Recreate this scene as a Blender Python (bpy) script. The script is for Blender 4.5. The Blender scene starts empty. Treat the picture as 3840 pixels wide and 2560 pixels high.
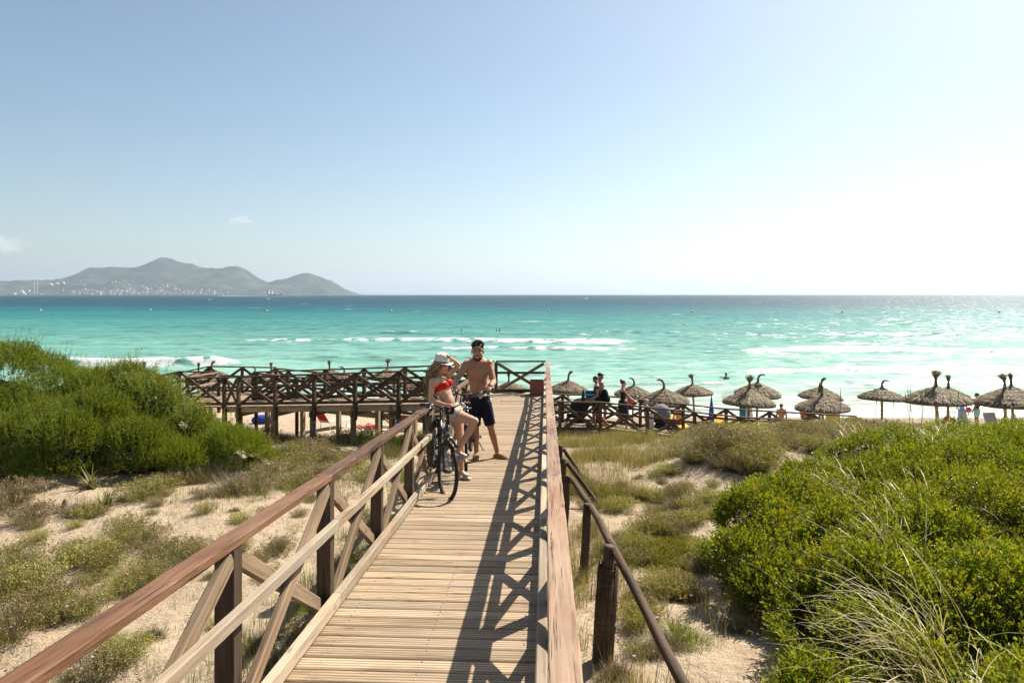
import bpy, bmesh, math, random
import numpy as np
from mathutils import Vector, Matrix
random.seed(7); RNG = np.random.default_rng(7)
R = math.radians
SC = bpy.context.scene
COL = SC.collection
CAMZ = 7.2
HAZE = 6.3e-5
# ------------------------------------------------------------ camera
cam_d = bpy.data.cameras.new('camera'); cam_d.lens = 24; cam_d.sensor_width = 36
cam_d.shift_y = -176/3840; cam_d.clip_start = .05; cam_d.clip_end = 90000
cam = bpy.data.objects.new('camera', cam_d); COL.objects.link(cam)
cam.location = (0, 0, CAMZ); cam.rotation_euler = (R(90), 0, 0)
SC.camera = cam
# ------------------------------------------------------------ sun and sky
SUN_AZ, SUN_EL = 45.0, 47.5           # azimuth to the right of the view axis
sun_vec = Vector((math.sin(R(SUN_AZ))*math.cos(R(SUN_EL)), math.cos(R(SUN_AZ))*math.cos(R(SUN_EL)), math.sin(R(SUN_EL))))
sl = bpy.data.lights.new('sun', 'SUN'); sl.energy = 5.0; sl.angle = R(.53); sl.color = (1.0, .92, .79)
so = bpy.data.objects.new('sun', sl); COL.objects.link(so)
so.rotation_euler = sun_vec.to_track_quat('Z', 'Y').to_euler(); so.location = sun_vec*60
W = bpy.data.worlds.new('World'); SC.world = W; W.use_nodes = True
nt = W.node_tree; nt.nodes.clear()
out = nt.nodes.new('ShaderNodeOutputWorld'); bg = nt.nodes.new('ShaderNodeBackground')
sky = nt.nodes.new('ShaderNodeTexSky'); sky.sky_type = 'NISHITA'; sky.sun_disc = False
sky.sun_elevation = R(SUN_EL); sky.sun_rotation = R(SUN_AZ)
sky.altitude = 0; sky.air_density = .9; sky.dust_density = 1.1; sky.ozone_density = .6
bg.inputs['Strength'].default_value = .070
WBC = (.99, 1.02, .955)      # white balance of the sky light
# two small fair-weather clouds fixed in the sky by direction
def wn(t, **k):
    n = nt.nodes.new(t)
    for a, b in k.items(): setattr(n, a, b)
    return n
tc = wn('ShaderNodeTexCoord'); L = nt.links
wb = wn('ShaderNodeMix', data_type='RGBA', blend_type='MULTIPLY'); wb.inputs['Factor'].default_value = 1.0; L.new(sky.outputs['Color'], wb.inputs['A']); wb.inputs['B'].default_value = (WBC[0], WBC[1], WBC[2], 1)
prev = wb.outputs['Result']
def cloud(px, py, wx, wz, strength, seed, prev):
    d = Vector(((px-1920)/2560, 1, (1104-py)/2560)).normalized()
    mp = wn('ShaderNodeMapping'); mp.vector_type = 'POINT'
    L.new(tc.outputs['Generated'], mp.inputs['Vector'])
    mp.inputs['Location'].default_value = (-d.x/wx, -d.y/.3, -d.z/wz); mp.inputs['Scale'].default_value = (1/wx, 1/.3, 1/wz)
    ln = wn('ShaderNodeVectorMath', operation='LENGTH'); L.new(mp.outputs['Vector'], ln.inputs[0])
    ns = wn('ShaderNodeTexNoise'); ns.inputs['Scale'].default_value = 2.2; ns.inputs['Detail'].default_value = 7; ns.inputs['Roughness'].default_value = .6
    ad = wn('ShaderNodeVectorMath', operation='ADD'); ad.inputs[1].default_value = (seed, seed*1.7, 0)
    L.new(mp.outputs['Vector'], ad.inputs[0]); L.new(ad.outputs[0], ns.inputs['Vector'])
    m1 = wn('ShaderNodeMath', operation='MULTIPLY_ADD'); L.new(ns.outputs['Fac'], m1.inputs[0]); m1.inputs[1].default_value = 2.6; 
    m0 = wn('ShaderNodeMath', operation='MULTIPLY_ADD'); L.new(ln.outputs['Value'], m0.inputs[0]); m0.inputs[1].default_value = -1.25; m0.inputs[2].default_value = -.55
    L.new(m0.outputs[0], m1.inputs[2])
    cl = wn('ShaderNodeMath', operation='MULTIPLY', use_clamp=True); L.new(m1.outputs[0], cl.inputs[0]); cl.inputs[1].default_value = strength
    mx = wn('ShaderNodeMix', data_type='RGBA'); L.new(cl.outputs[0], mx.inputs['Factor']); L.new(prev, mx.inputs['A']); mx.inputs['B'].default_value = (8.6, 8.4, 8.0, 1)
    return mx.outputs['Result']
prev = cloud(35, 925, .030, .021, .8, 3.1, prev)
prev = cloud(900, 822, .026, .011, .62, 9.4, prev)
L.new(prev, bg.inputs['Color']); L.new(bg.outputs[0], out.inputs['Surface'])
# ------------------------------------------------------------ exposure
SC.view_settings.view_transform = 'Standard'; SC.view_settings.look = 'None'
SC.view_settings.exposure = 1.0; SC.view_settings.gamma = 1; SC.view_settings.use_curve_mapping = False
SC.render.engine = 'CYCLES'
try:
    SC.cycles.use_denoising = True; SC.cycles.denoiser = 'OPENIMAGEDENOISE'
except Exception: pass
SC.cycles.use_adaptive_sampling = True; SC.cycles.adaptive_threshold = .015
SC.cycles.max_bounces = 6; SC.cycles.diffuse_bounces = 3; SC.cycles.glossy_bounces = 2
SC.cycles.transmission_bounces = 4; SC.cycles.volume_bounces = 0; SC.cycles.transparent_max_bounces = 4
SC.cycles.sample_clamp_indirect = 4

# ------------------------------------------------------------ helpers
def P(px, py, Y):            # measured point of the photograph at a distance Y
    return Vector(((px-1920)/2560*Y, Y, CAMZ-(py-1104)/2560*Y))
def tag(o, label=None, cat=None, group=None, kind=None):
    if label: o['label'] = label
    if cat: o['category'] = cat
    if group: o['group'] = group
    if kind: o['kind'] = kind
    return o
def link(name, me, m=None, parent=None, mat=None):
    o = bpy.data.objects.new(name, me); COL.objects.link(o)
    if m is not None and me is not None and len(me.materials) == 0:
        for k in (m if isinstance(m, (list, tuple)) else [m]): me.materials.append(k)
    if parent is not None: o.parent = parent
    if mat is not None: o.matrix_local = mat
    return o
def empty(name, loc=(0, 0, 0), rz=0, label=None, cat=None, group=None):
    o = bpy.data.objects.new(name, None); COL.objects.link(o); o.location = loc; o.rotation_euler = (0, 0, rz)
    o.empty_display_size = .2
    return tag(o, label, cat, group)
def np_mesh(name, V, F, smooth=False, mats=None, mi=None, attrs=None):
    """V (n,3), F (m,k) with k = 3 or 4 or a list of both"""
    me = bpy.data.meshes.new(name)
    Fs = F if (isinstance(F, list) and len(F) and not isinstance(F[0], tuple)) else [F]
    Fs = [np.asarray(f, dtype=np.int32) for f in Fs if len(f)]
    V = np.asarray(V, dtype=np.float32)
    nl = sum(f.size for f in Fs); nf = sum(len(f) for f in Fs)
    me.vertices.add(len(V)); me.vertices.foreach_set('co', V.ravel())
    me.loops.add(nl); me.loops.foreach_set('vertex_index', np.concatenate([f.ravel() for f in Fs]))
    tot = np.concatenate([np.full(len(f), f.shape[1], np.int32) for f in Fs])
    st = np.concatenate([[0], np.cumsum(tot)[:-1]]).astype(np.int32)
    me.polygons.add(nf); me.polygons.foreach_set('loop_start', st); me.polygons.foreach_set('loop_total', tot)
    if mi is not None: me.polygons.foreach_set('material_index', np.asarray(mi, np.int32))
    me.polygons.foreach_set('use_smooth', np.full(nf, smooth))
    if mats:
        for k in mats: me.materials.append(k)
    if attrs:
        for k, a in attrs.items():
            at = me.attributes.new(k, 'FLOAT', 'POINT'); at.data.foreach_set('value', np.asarray(a, np.float32))
    me.update(calc_edges=True)
    return me
class MB:                     # collects simple shapes into ONE mesh
    def __init__(s): s.V = []; s.F4 = []; s.F3 = []; s.n = 0; s.m4 = []; s.m3 = []; s.mi = 0
    def add(s, V, F):
        V = np.asarray(V, float); F = np.asarray(F, int)
        if len(F) == 0: return
        if F.shape[1] == 4: s.F4.append(F+s.n); s.m4 += [s.mi]*len(F)
        else: s.F3.append(F+s.n); s.m3 += [s.mi]*len(F)
        s.V.append(V); s.n += len(V)
    def tube(s, pts, rad, seg=8, cap=True, flat=None):
        pts = [Vector(p) for p in pts]; n = len(pts)
        rad = rad if isinstance(rad, (list, tuple)) else [rad]*n
        tang = [(pts[min(i+1, n-1)]-pts[max(i-1, 0)]).normalized() for i in range(n)]
        ref = Vector((0, 0, 1)) if abs(tang[0].z) < .9 else Vector((1, 0, 0))
        if flat is not None: ref = Vector(flat)
        u = tang[0].cross(ref).normalized(); V = []
        for i in range(n):
            t = tang[i]; u = (u-t*u.dot(t)); u = u.normalized() if u.length > 1e-6 else t.orthogonal().normalized(); v = t.cross(u)
            for k in range(seg):
                a = 2*math.pi*k/seg; V.append(pts[i]+u*(math.cos(a)*rad[i])+v*(math.sin(a)*rad[i]))
        F = [(i*seg+k, i*seg+(k+1) % seg, (i+1)*seg+(k+1) % seg, (i+1)*seg+k) for i in range(n-1) for k in range(seg)]
        if cap:
            V.append(pts[0]); V.append(pts[-1]); c0, c1 = n*seg, n*seg+1
            s3 = [(c0, (k+1) % seg, k) for k in range(seg)]+[(c1, (n-1)*seg+k, (n-1)*seg+(k+1) % seg) for k in range(seg)]
            b = s.n; s.add(V, F); s.F3.append(np.array(s3)+b); s.m3 += [s.mi]*len(s3)
        else: s.add(V, F)
    def box(s, c, size, M=None, ch=0):
        hx, hy, hz = [k/2 for k in size]; c = Vector(c)
        V = [Vector((x, y, z)) for x in (-hx, hx) for y in (-hy, hy) for z in (-hz, hz)]
        if M is not None: V = [M@v for v in V]
        V = [v+c for v in V]
        s.add(V, [(0, 1, 3, 2), (4, 6, 7, 5), (0, 4, 5, 1), (2, 3, 7, 6), (0, 2, 6, 4), (1, 5, 7, 3)])
    def lathe(s, prof, c=(0, 0, 0), seg=16, M=None):
        V = []; n = len(prof); c = Vector(c)
        for r, z in prof:
            for k in range(seg):
                a = 2*math.pi*k/seg; v = Vector((r*math.cos(a), r*math.sin(a), z)); V.append((M@v if M is not None else v)+c)
        s.add(V, [(i*seg+k, i*seg+(k+1) % seg, (i+1)*seg+(k+1) % seg, (i+1)*seg+k) for i in range(n-1) for k in range(seg)])
    def ell(s, c, r, M=None, seg=12, rings=8):
        r = r if isinstance(r, (list, tuple)) else (r, r, r)
        prof = [(math.sin(math.pi*i/rings), -math.cos(math.pi*i/rings)) for i in range(rings+1)]
        prof[0] = (1e-3, -1); prof[-1] = (1e-3, 1)
        D = Matrix.Diagonal(Vector(r)); MM = (M@D) if M is not None else D
        s.lathe(prof, c, seg, MM)
    def mesh(s, name, smooth=False, mats=None):
        Fs = []; mi = []
        if s.F4: Fs.append(np.concatenate(s.F4)); mi += s.m4
        if s.F3: Fs.append(np.concatenate(s.F3)); mi += s.m3
        return np_mesh(name, np.array([tuple(v) for b in s.V for v in b]), Fs, smooth, mats, mi)
    def build(s, name, m, parent=None, smooth=False):
        return link(name, s.mesh(name, smooth, m if isinstance(m, (list, tuple)) else [m]), None, parent)
def frame_to(p0, p1, up=(0, 0, 1)):
    """matrix with local X along p0->p1, local Z close to up, origin in the middle"""
    p0, p1 = Vector(p0), Vector(p1); x = (p1-p0).normalized(); up = Vector(up)
    y = up.cross(x).normalized(); z = x.cross(y)
    M = Matrix((x, y, z)).transposed().to_4x4(); M.translation = (p0+p1)/2
    return M
_beams = {}
def beam_mesh(L_, w, h, ch=.006):
    k = (round(L_, 2), round(w, 3), round(h, 3))
    if k in _beams: return _beams[k]
    ch = min(ch, w*.2, h*.2); a, b = w/2, h/2
    sec = [(-a+ch, -b), (a-ch, -b), (a, -b+ch), (a, b-ch), (a-ch, b), (-a+ch, b), (-a, b-ch), (-a, -b+ch)]
    if L_ > 2 and w > .1:      # hand-worn rail: slightly wavy edges
        n = 20; V = []; F = []; rg_ = random.Random(int(L_*1000))
        for i in range(n+1):
            x = -L_/2+L_*i/n; e = 0 if i in (0, n) else 1
            V += [(x, y+rg_.uniform(-.0025, .0025)*e, z+rg_.uniform(-.002, .002)*e) for y, z in sec]
        F = [(8*i+k2, 8*i+(k2+1) % 8, 8*i+8+(k2+1) % 8, 8*i+8+k2) for i in range(n) for k2 in range(8)]
        m_ = 8*n-8; F += [(0, 7, 6, 5), (0, 5, 4, 1), (1, 4, 3, 2)]+[tuple(m_+q for q in f) for f in ((8, 13, 14, 15), (8, 9, 12, 13), (9, 10, 11, 12))]
        _beams[k] = np_mesh('beam', V, F); return _beams[k]
    V = [(x, y, z) for x in (-L_/2, L_/2) for y, z in sec]
    F = [(k2, (k2+1) % 8, 8+(k2+1) % 8, 8+k2) for k2 in range(8)]
    F += [(0, 7, 6, 5), (0, 5, 4, 1), (1, 4, 3, 2), (8, 13, 14, 15), (8, 9, 12, 13), (9, 10, 11, 12)]
    _beams[k] = np_mesh('beam', V, F); return _beams[k]
def beam(name, p0, p1, w, h, m, parent, up=(0, 0, 1), trim=0):
    p0, p1 = Vector(p0), Vector(p1); L_ = (p1-p0).length-trim
    me = beam_mesh(L_, w, h); key = (me.name, m.name)
    if len(me.materials) == 0: me.materials.append(m)
    elif me.materials[0] != m:
        k2 = me.name+'|'+m.name
        if k2 not in _beams:
            c = me.copy(); c.materials.clear(); c.materials.append(m); _beams[k2] = c
        me = _beams[k2]
    o = bpy.data.objects.new(name, me); COL.objects.link(o); o.parent = parent
    o.matrix_local = frame_to(p0, p1, up); return o
def copy_tree(o, parent=None):
    c = o.copy(); COL.objects.link(c); c.parent = parent
    for ch in o.children: copy_tree(ch, c)
    return c
# value noise for shapes
def vnoise(x, y, seed=0):
    x = np.asarray(x, float); y = np.asarray(y, float)
    xi = np.floor(x).astype(np.int64); yi = np.floor(y).astype(np.int64); fx, fy = x-xi, y-yi
    fx = fx*fx*(3-2*fx); fy = fy*fy*(3-2*fy)
    def hsh(a, b):
        n = (a*374761393+b*668265263+seed*144665) & 0x7fffffff
        n = ((n ^ (n >> 13))*1274126177) & 0x7fffffff
        return ((n ^ (n >> 16)) & 0xffff)/65535.0
    return (hsh(xi, yi)*(1-fx)+hsh(xi+1, yi)*fx)*(1-fy)+(hsh(xi, yi+1)*(1-fx)+hsh(xi+1, yi+1)*fx)*fy
def fbm(x, y, o=4, seed=0):
    s = 0; a = .5
    for i in range(o): s = s+a*(vnoise(x*2**i, y*2**i, seed+i*17)-.5); a *= .5
    return s
# ------------------------------------------------------------ materials
def rgb(c): return (c[0], c[1], c[2], 1)
class NT:
    def __init__(s, name):
        s.m = bpy.data.materials.new(name); s.m.use_nodes = True; s.t = s.m.node_tree; s.t.nodes.clear()
        s.o = s.n('ShaderNodeOutputMaterial')
    def n(s, t, **k):
        x = s.t.nodes.new(t)
        for a, b in k.items():
            if a.startswith('i_'): x.inputs[a[2:].replace('_', ' ')].default_value = b
            else: setattr(x, a, b)
        return x
    def l(s, a, b): s.t.links.new(a, b)
    def ramp(s, fac, stops, interp='LINEAR'):
        r = s.n('ShaderNodeValToRGB'); e = r.color_ramp.elements; r.color_ramp.interpolation = interp
        while len(e) < len(stops): e.new(.5)
        for k, (p, c) in enumerate(stops): e[k].position = p; e[k].color = rgb(c) if not isinstance(c, (int, float)) else (c, c, c, 1)
        s.l(fac, r.inputs[0]); return r.outputs['Color']
    def mix(s, f, a, b, blend='MIX'):
        x = s.n('ShaderNodeMix', data_type='RGBA', blend_type=blend)
        for v, k in ((f, 'Factor'), (a, 'A'), (b, 'B')):
            if isinstance(v, (int, float)): x.inputs[k].default_value = v
            elif isinstance(v, (tuple, list)): x.inputs[k].default_value = rgb(v)
            else: s.l(v, x.inputs[k])
        return x.outputs['Result']
    def math(s, op, a, b=None, c=None, clamp=False):
        x = s.n('ShaderNodeMath', operation=op, use_clamp=clamp)
        for i, v in enumerate((a, b, c)):
            if v is None: continue
            if isinstance(v, (int, float)): x.inputs[i].default_value = v
            else: s.l(v, x.inputs[i])
        return x.outputs[0]
    def mapping(s, src, scale, loc=(0, 0, 0)):
        mp = s.n('ShaderNodeMapping'); s.l(src, mp.inputs[0]); mp.inputs['Scale'].default_value = scale
        mp.inputs['Location'].default_value = loc; return mp.outputs[0]
    def noise(s, vec, scale, detail=4, rough=.55, dist=0):
        x = s.n('ShaderNodeTexNoise', i_Scale=scale, i_Detail=detail, i_Roughness=rough, i_Distortion=dist)
        if vec is not None: s.l(vec, x.inputs['Vector'])
        return x.outputs['Fac']
    def bsdf(s, col, rough=.6, spec=.3, bump=None, bstr=.3, bdist=.01, metal=0):
        b = s.n('ShaderNodeBsdfPrincipled')
        if isinstance(col, (tuple, list)): b.inputs['Base Color'].default_value = rgb(col)
        else: s.l(col, b.inputs['Base Color'])
        if isinstance(rough, (int, float)): b.inputs['Roughness'].default_value = rough
        else: s.l(rough, b.inputs['Roughness'])
        b.inputs['Specular IOR Level'].default_value = spec; b.inputs['Metallic'].default_value = metal
        if bump is not None:
            bp = s.n('ShaderNodeBump'); bp.inputs['Strength'].default_value = bstr; bp.inputs['Distance'].default_value = bdist
            s.l(bump, bp.inputs['Height']); s.l(bp.outputs[0], b.inputs['Normal'])
        s.l(b.outputs[0], s.o.inputs['Surface']); return b
def plain(name, col, rough=.55, spec=.4, var=.12, scale=9, metal=0, bstr=.15):
    t = NT(name); tcn = t.n('ShaderNodeTexCoord'); f = t.noise(tcn.outputs['Object'], scale, 5)
    lo = tuple(max(0, c*(1-var*2)) for c in col); hi = tuple(min(1, c*(1+var*1.6)) for c in col)
    t.bsdf(t.ramp(f, [(.25, lo), (.75, hi)]), rough, spec, f, bstr, .006, metal); return t.m
def wood(name, dark, mid, light, grey=None, greyamt=.4, grooves=0, crack=.5, rough=.75, gscale=1.0):
    t = NT(name); tcn = t.n('ShaderNodeTexCoord'); oi = t.n('ShaderNodeObjectInfo')
    of = t.n('ShaderNodeVectorMath', operation='SCALE'); of.inputs[0].default_value = (37, 19, 53); t.l(oi.outputs['Random'], of.inputs['Scale'])
    ad = t.n('ShaderNodeVectorMath', operation='ADD'); t.l(tcn.outputs['Object'], ad.inputs[0]); t.l(of.outputs[0], ad.inputs[1])
    v = ad.outputs[0]
    g1 = t.noise(t.mapping(v, (2.2*gscale, 38*gscale, 38*gscale)), 1, 7, .62, .6)
    g2 = t.noise(t.mapping(v, (.9, 6, 6)), 1, 4, .6, 1.2)
    big = t.noise(t.mapping(v, (1.1, 1.6, 1.6)), 1, 3, .5)
    c = t.ramp(g1, [(.33, tuple(k*.6 for k in dark)), (.46, mid), (.64, light)])
    c2 = t.ramp(g2, [(.34, tuple(k*.7 for k in dark)), (.52, mid), (.70, light)])
    c = t.mix(.38, c, c2)
    if grey:
        c = t.mix(t.math('MULTIPLY', t.ramp(big, [(.38, 0), (.66, 1)]), greyamt), c, grey)
    # tone of the single board
    hs = t.n('ShaderNodeHueSaturation'); t.l(c, hs.inputs['Color'])
    t.l(t.math('MULTIPLY_ADD', oi.outputs['Random'], .42, .80), hs.inputs['Value'])
    c = hs.outputs['Color']
    # knots
    vo = t.n('ShaderNodeTexVoronoi', i_Scale=1.0, feature='F1'); t.l(t.mapping(v, (2.3, 7, 7)), vo.inputs['Vector'])
    kn = t.ramp(vo.outputs['Distance'], [(.05, 1), (.13, 0)])
    c = t.mix(t.math('MULTIPLY', kn, .6), c, tuple(k*.55 for k in dark))
    ck = t.noise(t.mapping(v, (1.3, 60, 60)), 1, 3, .6, .3)
    ckm = t.ramp(ck, [(.33, 1), (.38, 0)])
    c = t.mix(t.math('MULTIPLY', ckm, crack), c, tuple(k*.3 for k in dark))
    hgt = t.math('SUBTRACT', g1, t.math('MULTIPLY', ckm, .8))
    dist = .004
    if grooves:
        wv = t.n('ShaderNodeTexWave', wave_type='BANDS', bands_direction='Y', i_Scale=grooves); t.l(tcn.outputs['Object'], wv.inputs['Vector'])
        hgt = t.math('MULTIPLY_ADD', wv.outputs['Fac'], .9, hgt)
        c = t.mix(t.math('MULTIPLY', t.ramp(wv.outputs['Fac'], [(.15, 1), (.5, 0)]), .6), c, tuple(k*.55 for k in dark))
    t.bsdf(c, rough, .2, hgt, .9, dist); return t.m
MAT = {}
MAT['deck'] = wood('weathered_deck_wood', (.17, .115, .068), (.40, .288, .182), (.51, .385, .258), (.38, .305, .225), .6, grooves=11, crack=.45)
MAT['rail'] = wood('stained_rail_wood', (.042, .019, .009), (.110, .051, .026), (.18, .092, .050), (.22, .135, .085), .35, crack=.75, rough=.6)
MAT['rail_worn'] = wood('worn_rail_wood', (.11, .056, .030), (.225, .130, .078), (.31, .200, .128), (.30, .225, .165), .7, crack=.8, rough=.66)
MAT['rail_shaded'] = wood('shaded_rail_wood', (.035, .020, .012), (.070, .041, .025), (.125, .080, .050), (.16, .115, .08), .3, crack=.4)  # rail wood coloured darker to stand for its backlit, shaded side
MAT['brace_d'] = wood('shaded_brace_dark_reed', (.034, .021, .013), (.072, .045, .028), (.135, .09, .056), (.15, .11, .075), .35, crack=.4)  # darker copy of the brace wood, shade put into the colour; also dark reeds
MAT['post'] = wood('dark_post_wood', (.032, .019, .011), (.066, .040, .024), (.125, .080, .050), (.14, .10, .072), .35, crack=.5)  # dark brown posts, darkened further for their shaded faces
MAT['pale'] = wood('pale_grey_wood', (.20, .135, .082), (.34, .25, .165), (.44, .34, .24), (.40, .345, .27), .75, crack=.4)
MAT['brace'] = wood('brown_brace_wood', (.10, .062, .036), (.205, .135, .08), (.32, .225, .14), (.30, .235, .165), .5, crack=.45)
MAT['pole'] = wood('tan_pole_wood', (.16, .10, .05), (.27, .18, .10), (.36, .26, .15), (.33, .26, .17), .4, crack=.3)
# ============================================================ THE SETTING
_py = [-8, 4, 6.5, 9, 12, 15, 18, 21, 23, 25, 27, 30, 33, 37, 40, 46, 60, 90]
_ph = [3.3, 3.4, 3.5, 3.75, 3.85, 3.95, 4.15, 4.55, 4.95, 5.6, 6.05, 6.3, 6.55, 7.0, 7.2, 7.8, 9, 12]
def shore_shift(x):
    t_ = np.clip((-1-x)/9, 0, 1); return 6*t_*t_*(3-2*t_)
def terrain(x, y):
    x = np.asarray(x, float); y = np.asarray(y, float)
    ye = y-shore_shift(x)*np.clip((y-26)/8, 0, 1)
    h = np.interp(ye, _py, _ph)
    def g(cx, cy, a, sx, sy): return a*np.exp(-((x-cx)/sx)**2-((y-cy)/sy)**2)
    up = g(7.4, 16.4, .40, 3.4, 3.6)+g(6.5, 8, .55, 3.0, 5)+g(14, 14, .6, 6, 6)+g(-11, 15, .35, 4, 4)+g(-5.5, 11, .18, 1.6, 2)
    up = up+g(4.6, 15.2, .25, 1.2, 1.4)+g(-2.9, 6.5, .1, 1, 1.6)
    dune = np.clip((26-y)/4, 0, 1); sand = np.clip((40-ye)/6, 0, 1)
    n = fbm(x*.55, y*.55, 4, 3)*.34*dune+fbm(x*2.1, y*2.1, 3, 9)*.10*dune+fbm(x*1.3, y*1.3, 3, 5)*.10*sand*(1-dune)
    corr = np.exp(-((x-.0492*y+.75)/1.2)**2)*np.clip((20-y)/3, 0, 1)
    return CAMZ-h+up+n*(1-.5*corr)
def gz(x, y): return float(terrain(np.array([x]), np.array([y]))[0])
def ground_at(px, py, ymax=44):       # where the sight line through a pixel meets the ground
    dx, dz = (px-1920)/2560, -(py-1104)/2560
    ys = np.arange(2.5, ymax, .05); zz = CAMZ+dz*ys; tz = terrain(dx*ys, ys)
    i = np.argmax(zz < tz); y = ys[i] if (zz < tz).any() else ymax
    return Vector((dx*y, y, gz(dx*y, y)))
def grid_axis(a, b, fine0, fine1, sf, scs):
    out_ = [fine0]
    while out_[-1] < fine1: out_.append(out_[-1]+sf)
    s = sf
    while out_[-1] < b: s = min(s*1.12, scs); out_.append(out_[-1]+s)
    s = sf
    while out_[0] > a: s = min(s*1.12, scs); out_.insert(0, out_[0]-s)
    return np.array(out_)
gx = grid_axis(-150, 150, -17, 17, .14, 4); gy = grid_axis(-12, 60, 3, 26, .14, .6)
GX, GY = np.meshgrid(gx, gy); GZ = terrain(GX, GY)
def grid_faces(ny, nx):
    i = np.arange(ny*nx).reshape(ny, nx)
    return np.stack([i[:-1, :-1], i[:-1, 1:], i[1:, 1:], i[1:, :-1]], -1).reshape(-1, 4)
t = NT('dune_sand'); geo = t.n('ShaderNodeNewGeometry'); pos = geo.outputs['Position']
n1 = t.noise(pos, .6, 5); n2 = t.noise(pos, 5, 6, .65); n3 = t.noise(pos, 60, 3, .7)
c = t.ramp(n1, [(.3, (.41, .315, .215)), (.7, (.50, .395, .28))])
c = t.mix(t.math('MULTIPLY', t.ramp(n2, [(.50, 0), (.68, 1)]), .5), c, (.30, .225, .15))
c = t.mix(t.math('MULTIPLY', t.ramp(n3, [(.56, 0), (.64, 1)]), .6), c, (.17, .12, .075))
sx = t.n('ShaderNodeSeparateXYZ'); t.l(pos, sx.inputs[0])
wet = t.ramp(t.math('MULTIPLY_ADD', sx.outputs['Z'], -2.2, .75), [(0, 0), (1, 1)])
c = t.mix(wet, c, (.24, .18, .12))
vor = t.n('ShaderNodeTexVoronoi', i_Scale=2.6, feature='SMOOTH_F1'); t.l(pos, vor.inputs['Vector'])
hgt = t.math('ADD', t.math('MULTIPLY', n2, .5), t.math('ADD', t.math('MULTIPLY', n3, .12), t.math('MULTIPLY', vor.outputs['Distance'], .35)))
t.bsdf(c, .92, .12, hgt, 1.0, .16)
ground = link('ground', np_mesh('ground', np.stack([GX, GY, GZ], -1).reshape(-1, 3), grid_faces(*GX.shape), True), t.m); tag(ground, kind='structure')

# ---------------------------------------------------------------- the sea
BR = []   # breakers: y distance, x range, height, width, foam strength, slant, seed
def bpx(py): return CAMZ*2560/(py-1104)
for py, x0, x1, h, w, f, sl_, sd in [
    (1281, 840, 2430, .55, 2.6, 1.0, .010, 1), (1311, 1500, 2450, .25, 1.6, .75, .004, 2), (1318, 2680, 5200, .55, 2.4, 1.0, -.01, 3),
    (1364, -400, 960, .75, 1.7, .95, .012, 4), (1352, 900, 2000, .5, 2.0, .05, .0, 12), (1388, 2700, 5200, .40, 1.7, 1.0, -.005, 5),
    (1252, 1100, 3900, .5, 3.2, .22, .0, 6), (1234, 400, 1500, .5, 4.0, .18, .0, 7), (1443, 2200, 2960, .25, 1.5, .8, .006, 8), (1455, 900, 1800, .15, 1.3, .55, .0, 10),
    (1520, -600, 5000, .10, 1.4, .8, .0, 9), (1490, 2300, 5000, .2, 1.5, .35, .0, 11), (1340, 2500, 5000, .2, 1.6, .35, .0, 13), (1405, 900, 2300, .2, 1.6, .25, .004, 14), (1216, 2400, 5200, .45, 5, .12, 0, 15)]:
    BR.append((bpx(py), x0, x1, h, w, f, sl_, sd))
def sea_z(x, y):
    z = np.zeros_like(x); foam = np.zeros_like(x)
    near = np.clip((230-y)/120, 0, 1)*np.clip((y-40)/12, .15, 1)
    z += near*(.10*np.sin(y*.62+1.7*fbm(x*.03, y*.05, 3, 31)*9)+.32*fbm(x*.16, y*.42, 4, 33))
    for by, x0, x1, h, w, f, slp, sd in BR:
        px = 1920+2560*x/np.maximum(y, 5)
        cy = by+slp*x+1.9*fbm(x*.05, x*0+sd, 3, sd)*4*by/90
        env = np.clip((px-x0)/160, 0, 1)*np.clip((x1-px)/160, 0, 1)
        mod = np.clip(.80+1.2*fbm(x*.09, x*0+sd*3.3, 3, sd+50)*2, .25, 1.2)
        s = (y-cy)/w
        z += env*h*(.5+.5*mod)*np.where(s < 0, np.exp(-(s*1.7)**2), np.exp(-(s*.62)**2))
        rag = fbm(x*.8, y*.9, 4, sd+77)
        frac = env*f*mod*np.where(s < 0, np.exp(-(s*1.5+.1)**2), np.exp(-(s*2.6)**2))*(1+4.0*rag)
        foam = np.maximum(foam, frac)
        # thin patches of old foam behind the breaker
        foam = np.maximum(foam, env*f*.42*np.exp(-((s+2.2)/2.2)**2)*np.clip(.25+2.5*fbm(x*.35, y*.7, 4, sd+5), 0, 1))
    wash = np.exp(-((y-41.3-shore_shift(x)-1.5*fbm(x*.12, x*0, 3, 91)*3)/1.6)**2)*(1+2*fbm(x*.7, y*.9, 3, 92))
    foam = np.maximum(foam, .9*wash)
    wc = np.clip((fbm(x*.05, y*.12, 4, 61)-.255)*9, 0, 1)*np.clip((y-120)/80, 0, 1)
    foam = np.maximum(foam, wc*.8)
    return z, foam
sy = [38.5]
while sy[-1] < 130: sy.append(sy[-1]+max(.28, .0042*sy[-1]))
while sy[-1] < 900: sy.append(sy[-1]*1.012)
while sy[-1] < 26000: sy.append(sy[-1]*1.09)
sy = np.array(sy); ncol = 420
tt = np.linspace(-1.25, 1.35, ncol)
SX = tt[None, :]*np.maximum(sy[:, None], 40)*1.0; SY = np.repeat(sy[:, None], ncol, 1)
SX = SX+np.sign(tt)[None, :]*np.clip((np.abs(tt)-1.0), 0, 1)[None, :]*np.where(sy[:, None] < 400, 600, 0)
SZ, SFOAM = sea_z(SX, SY)
t = NT('sea_water'); geo = t.n('ShaderNodeNewGeometry'); pos = geo.outputs['Position']
sx = t.n('ShaderNodeSeparateXYZ'); t.l(pos, sx.inputs[0])
big = t.noise(t.mapping(pos, (.004, .012, 1)), 1, 4, .6)
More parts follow.
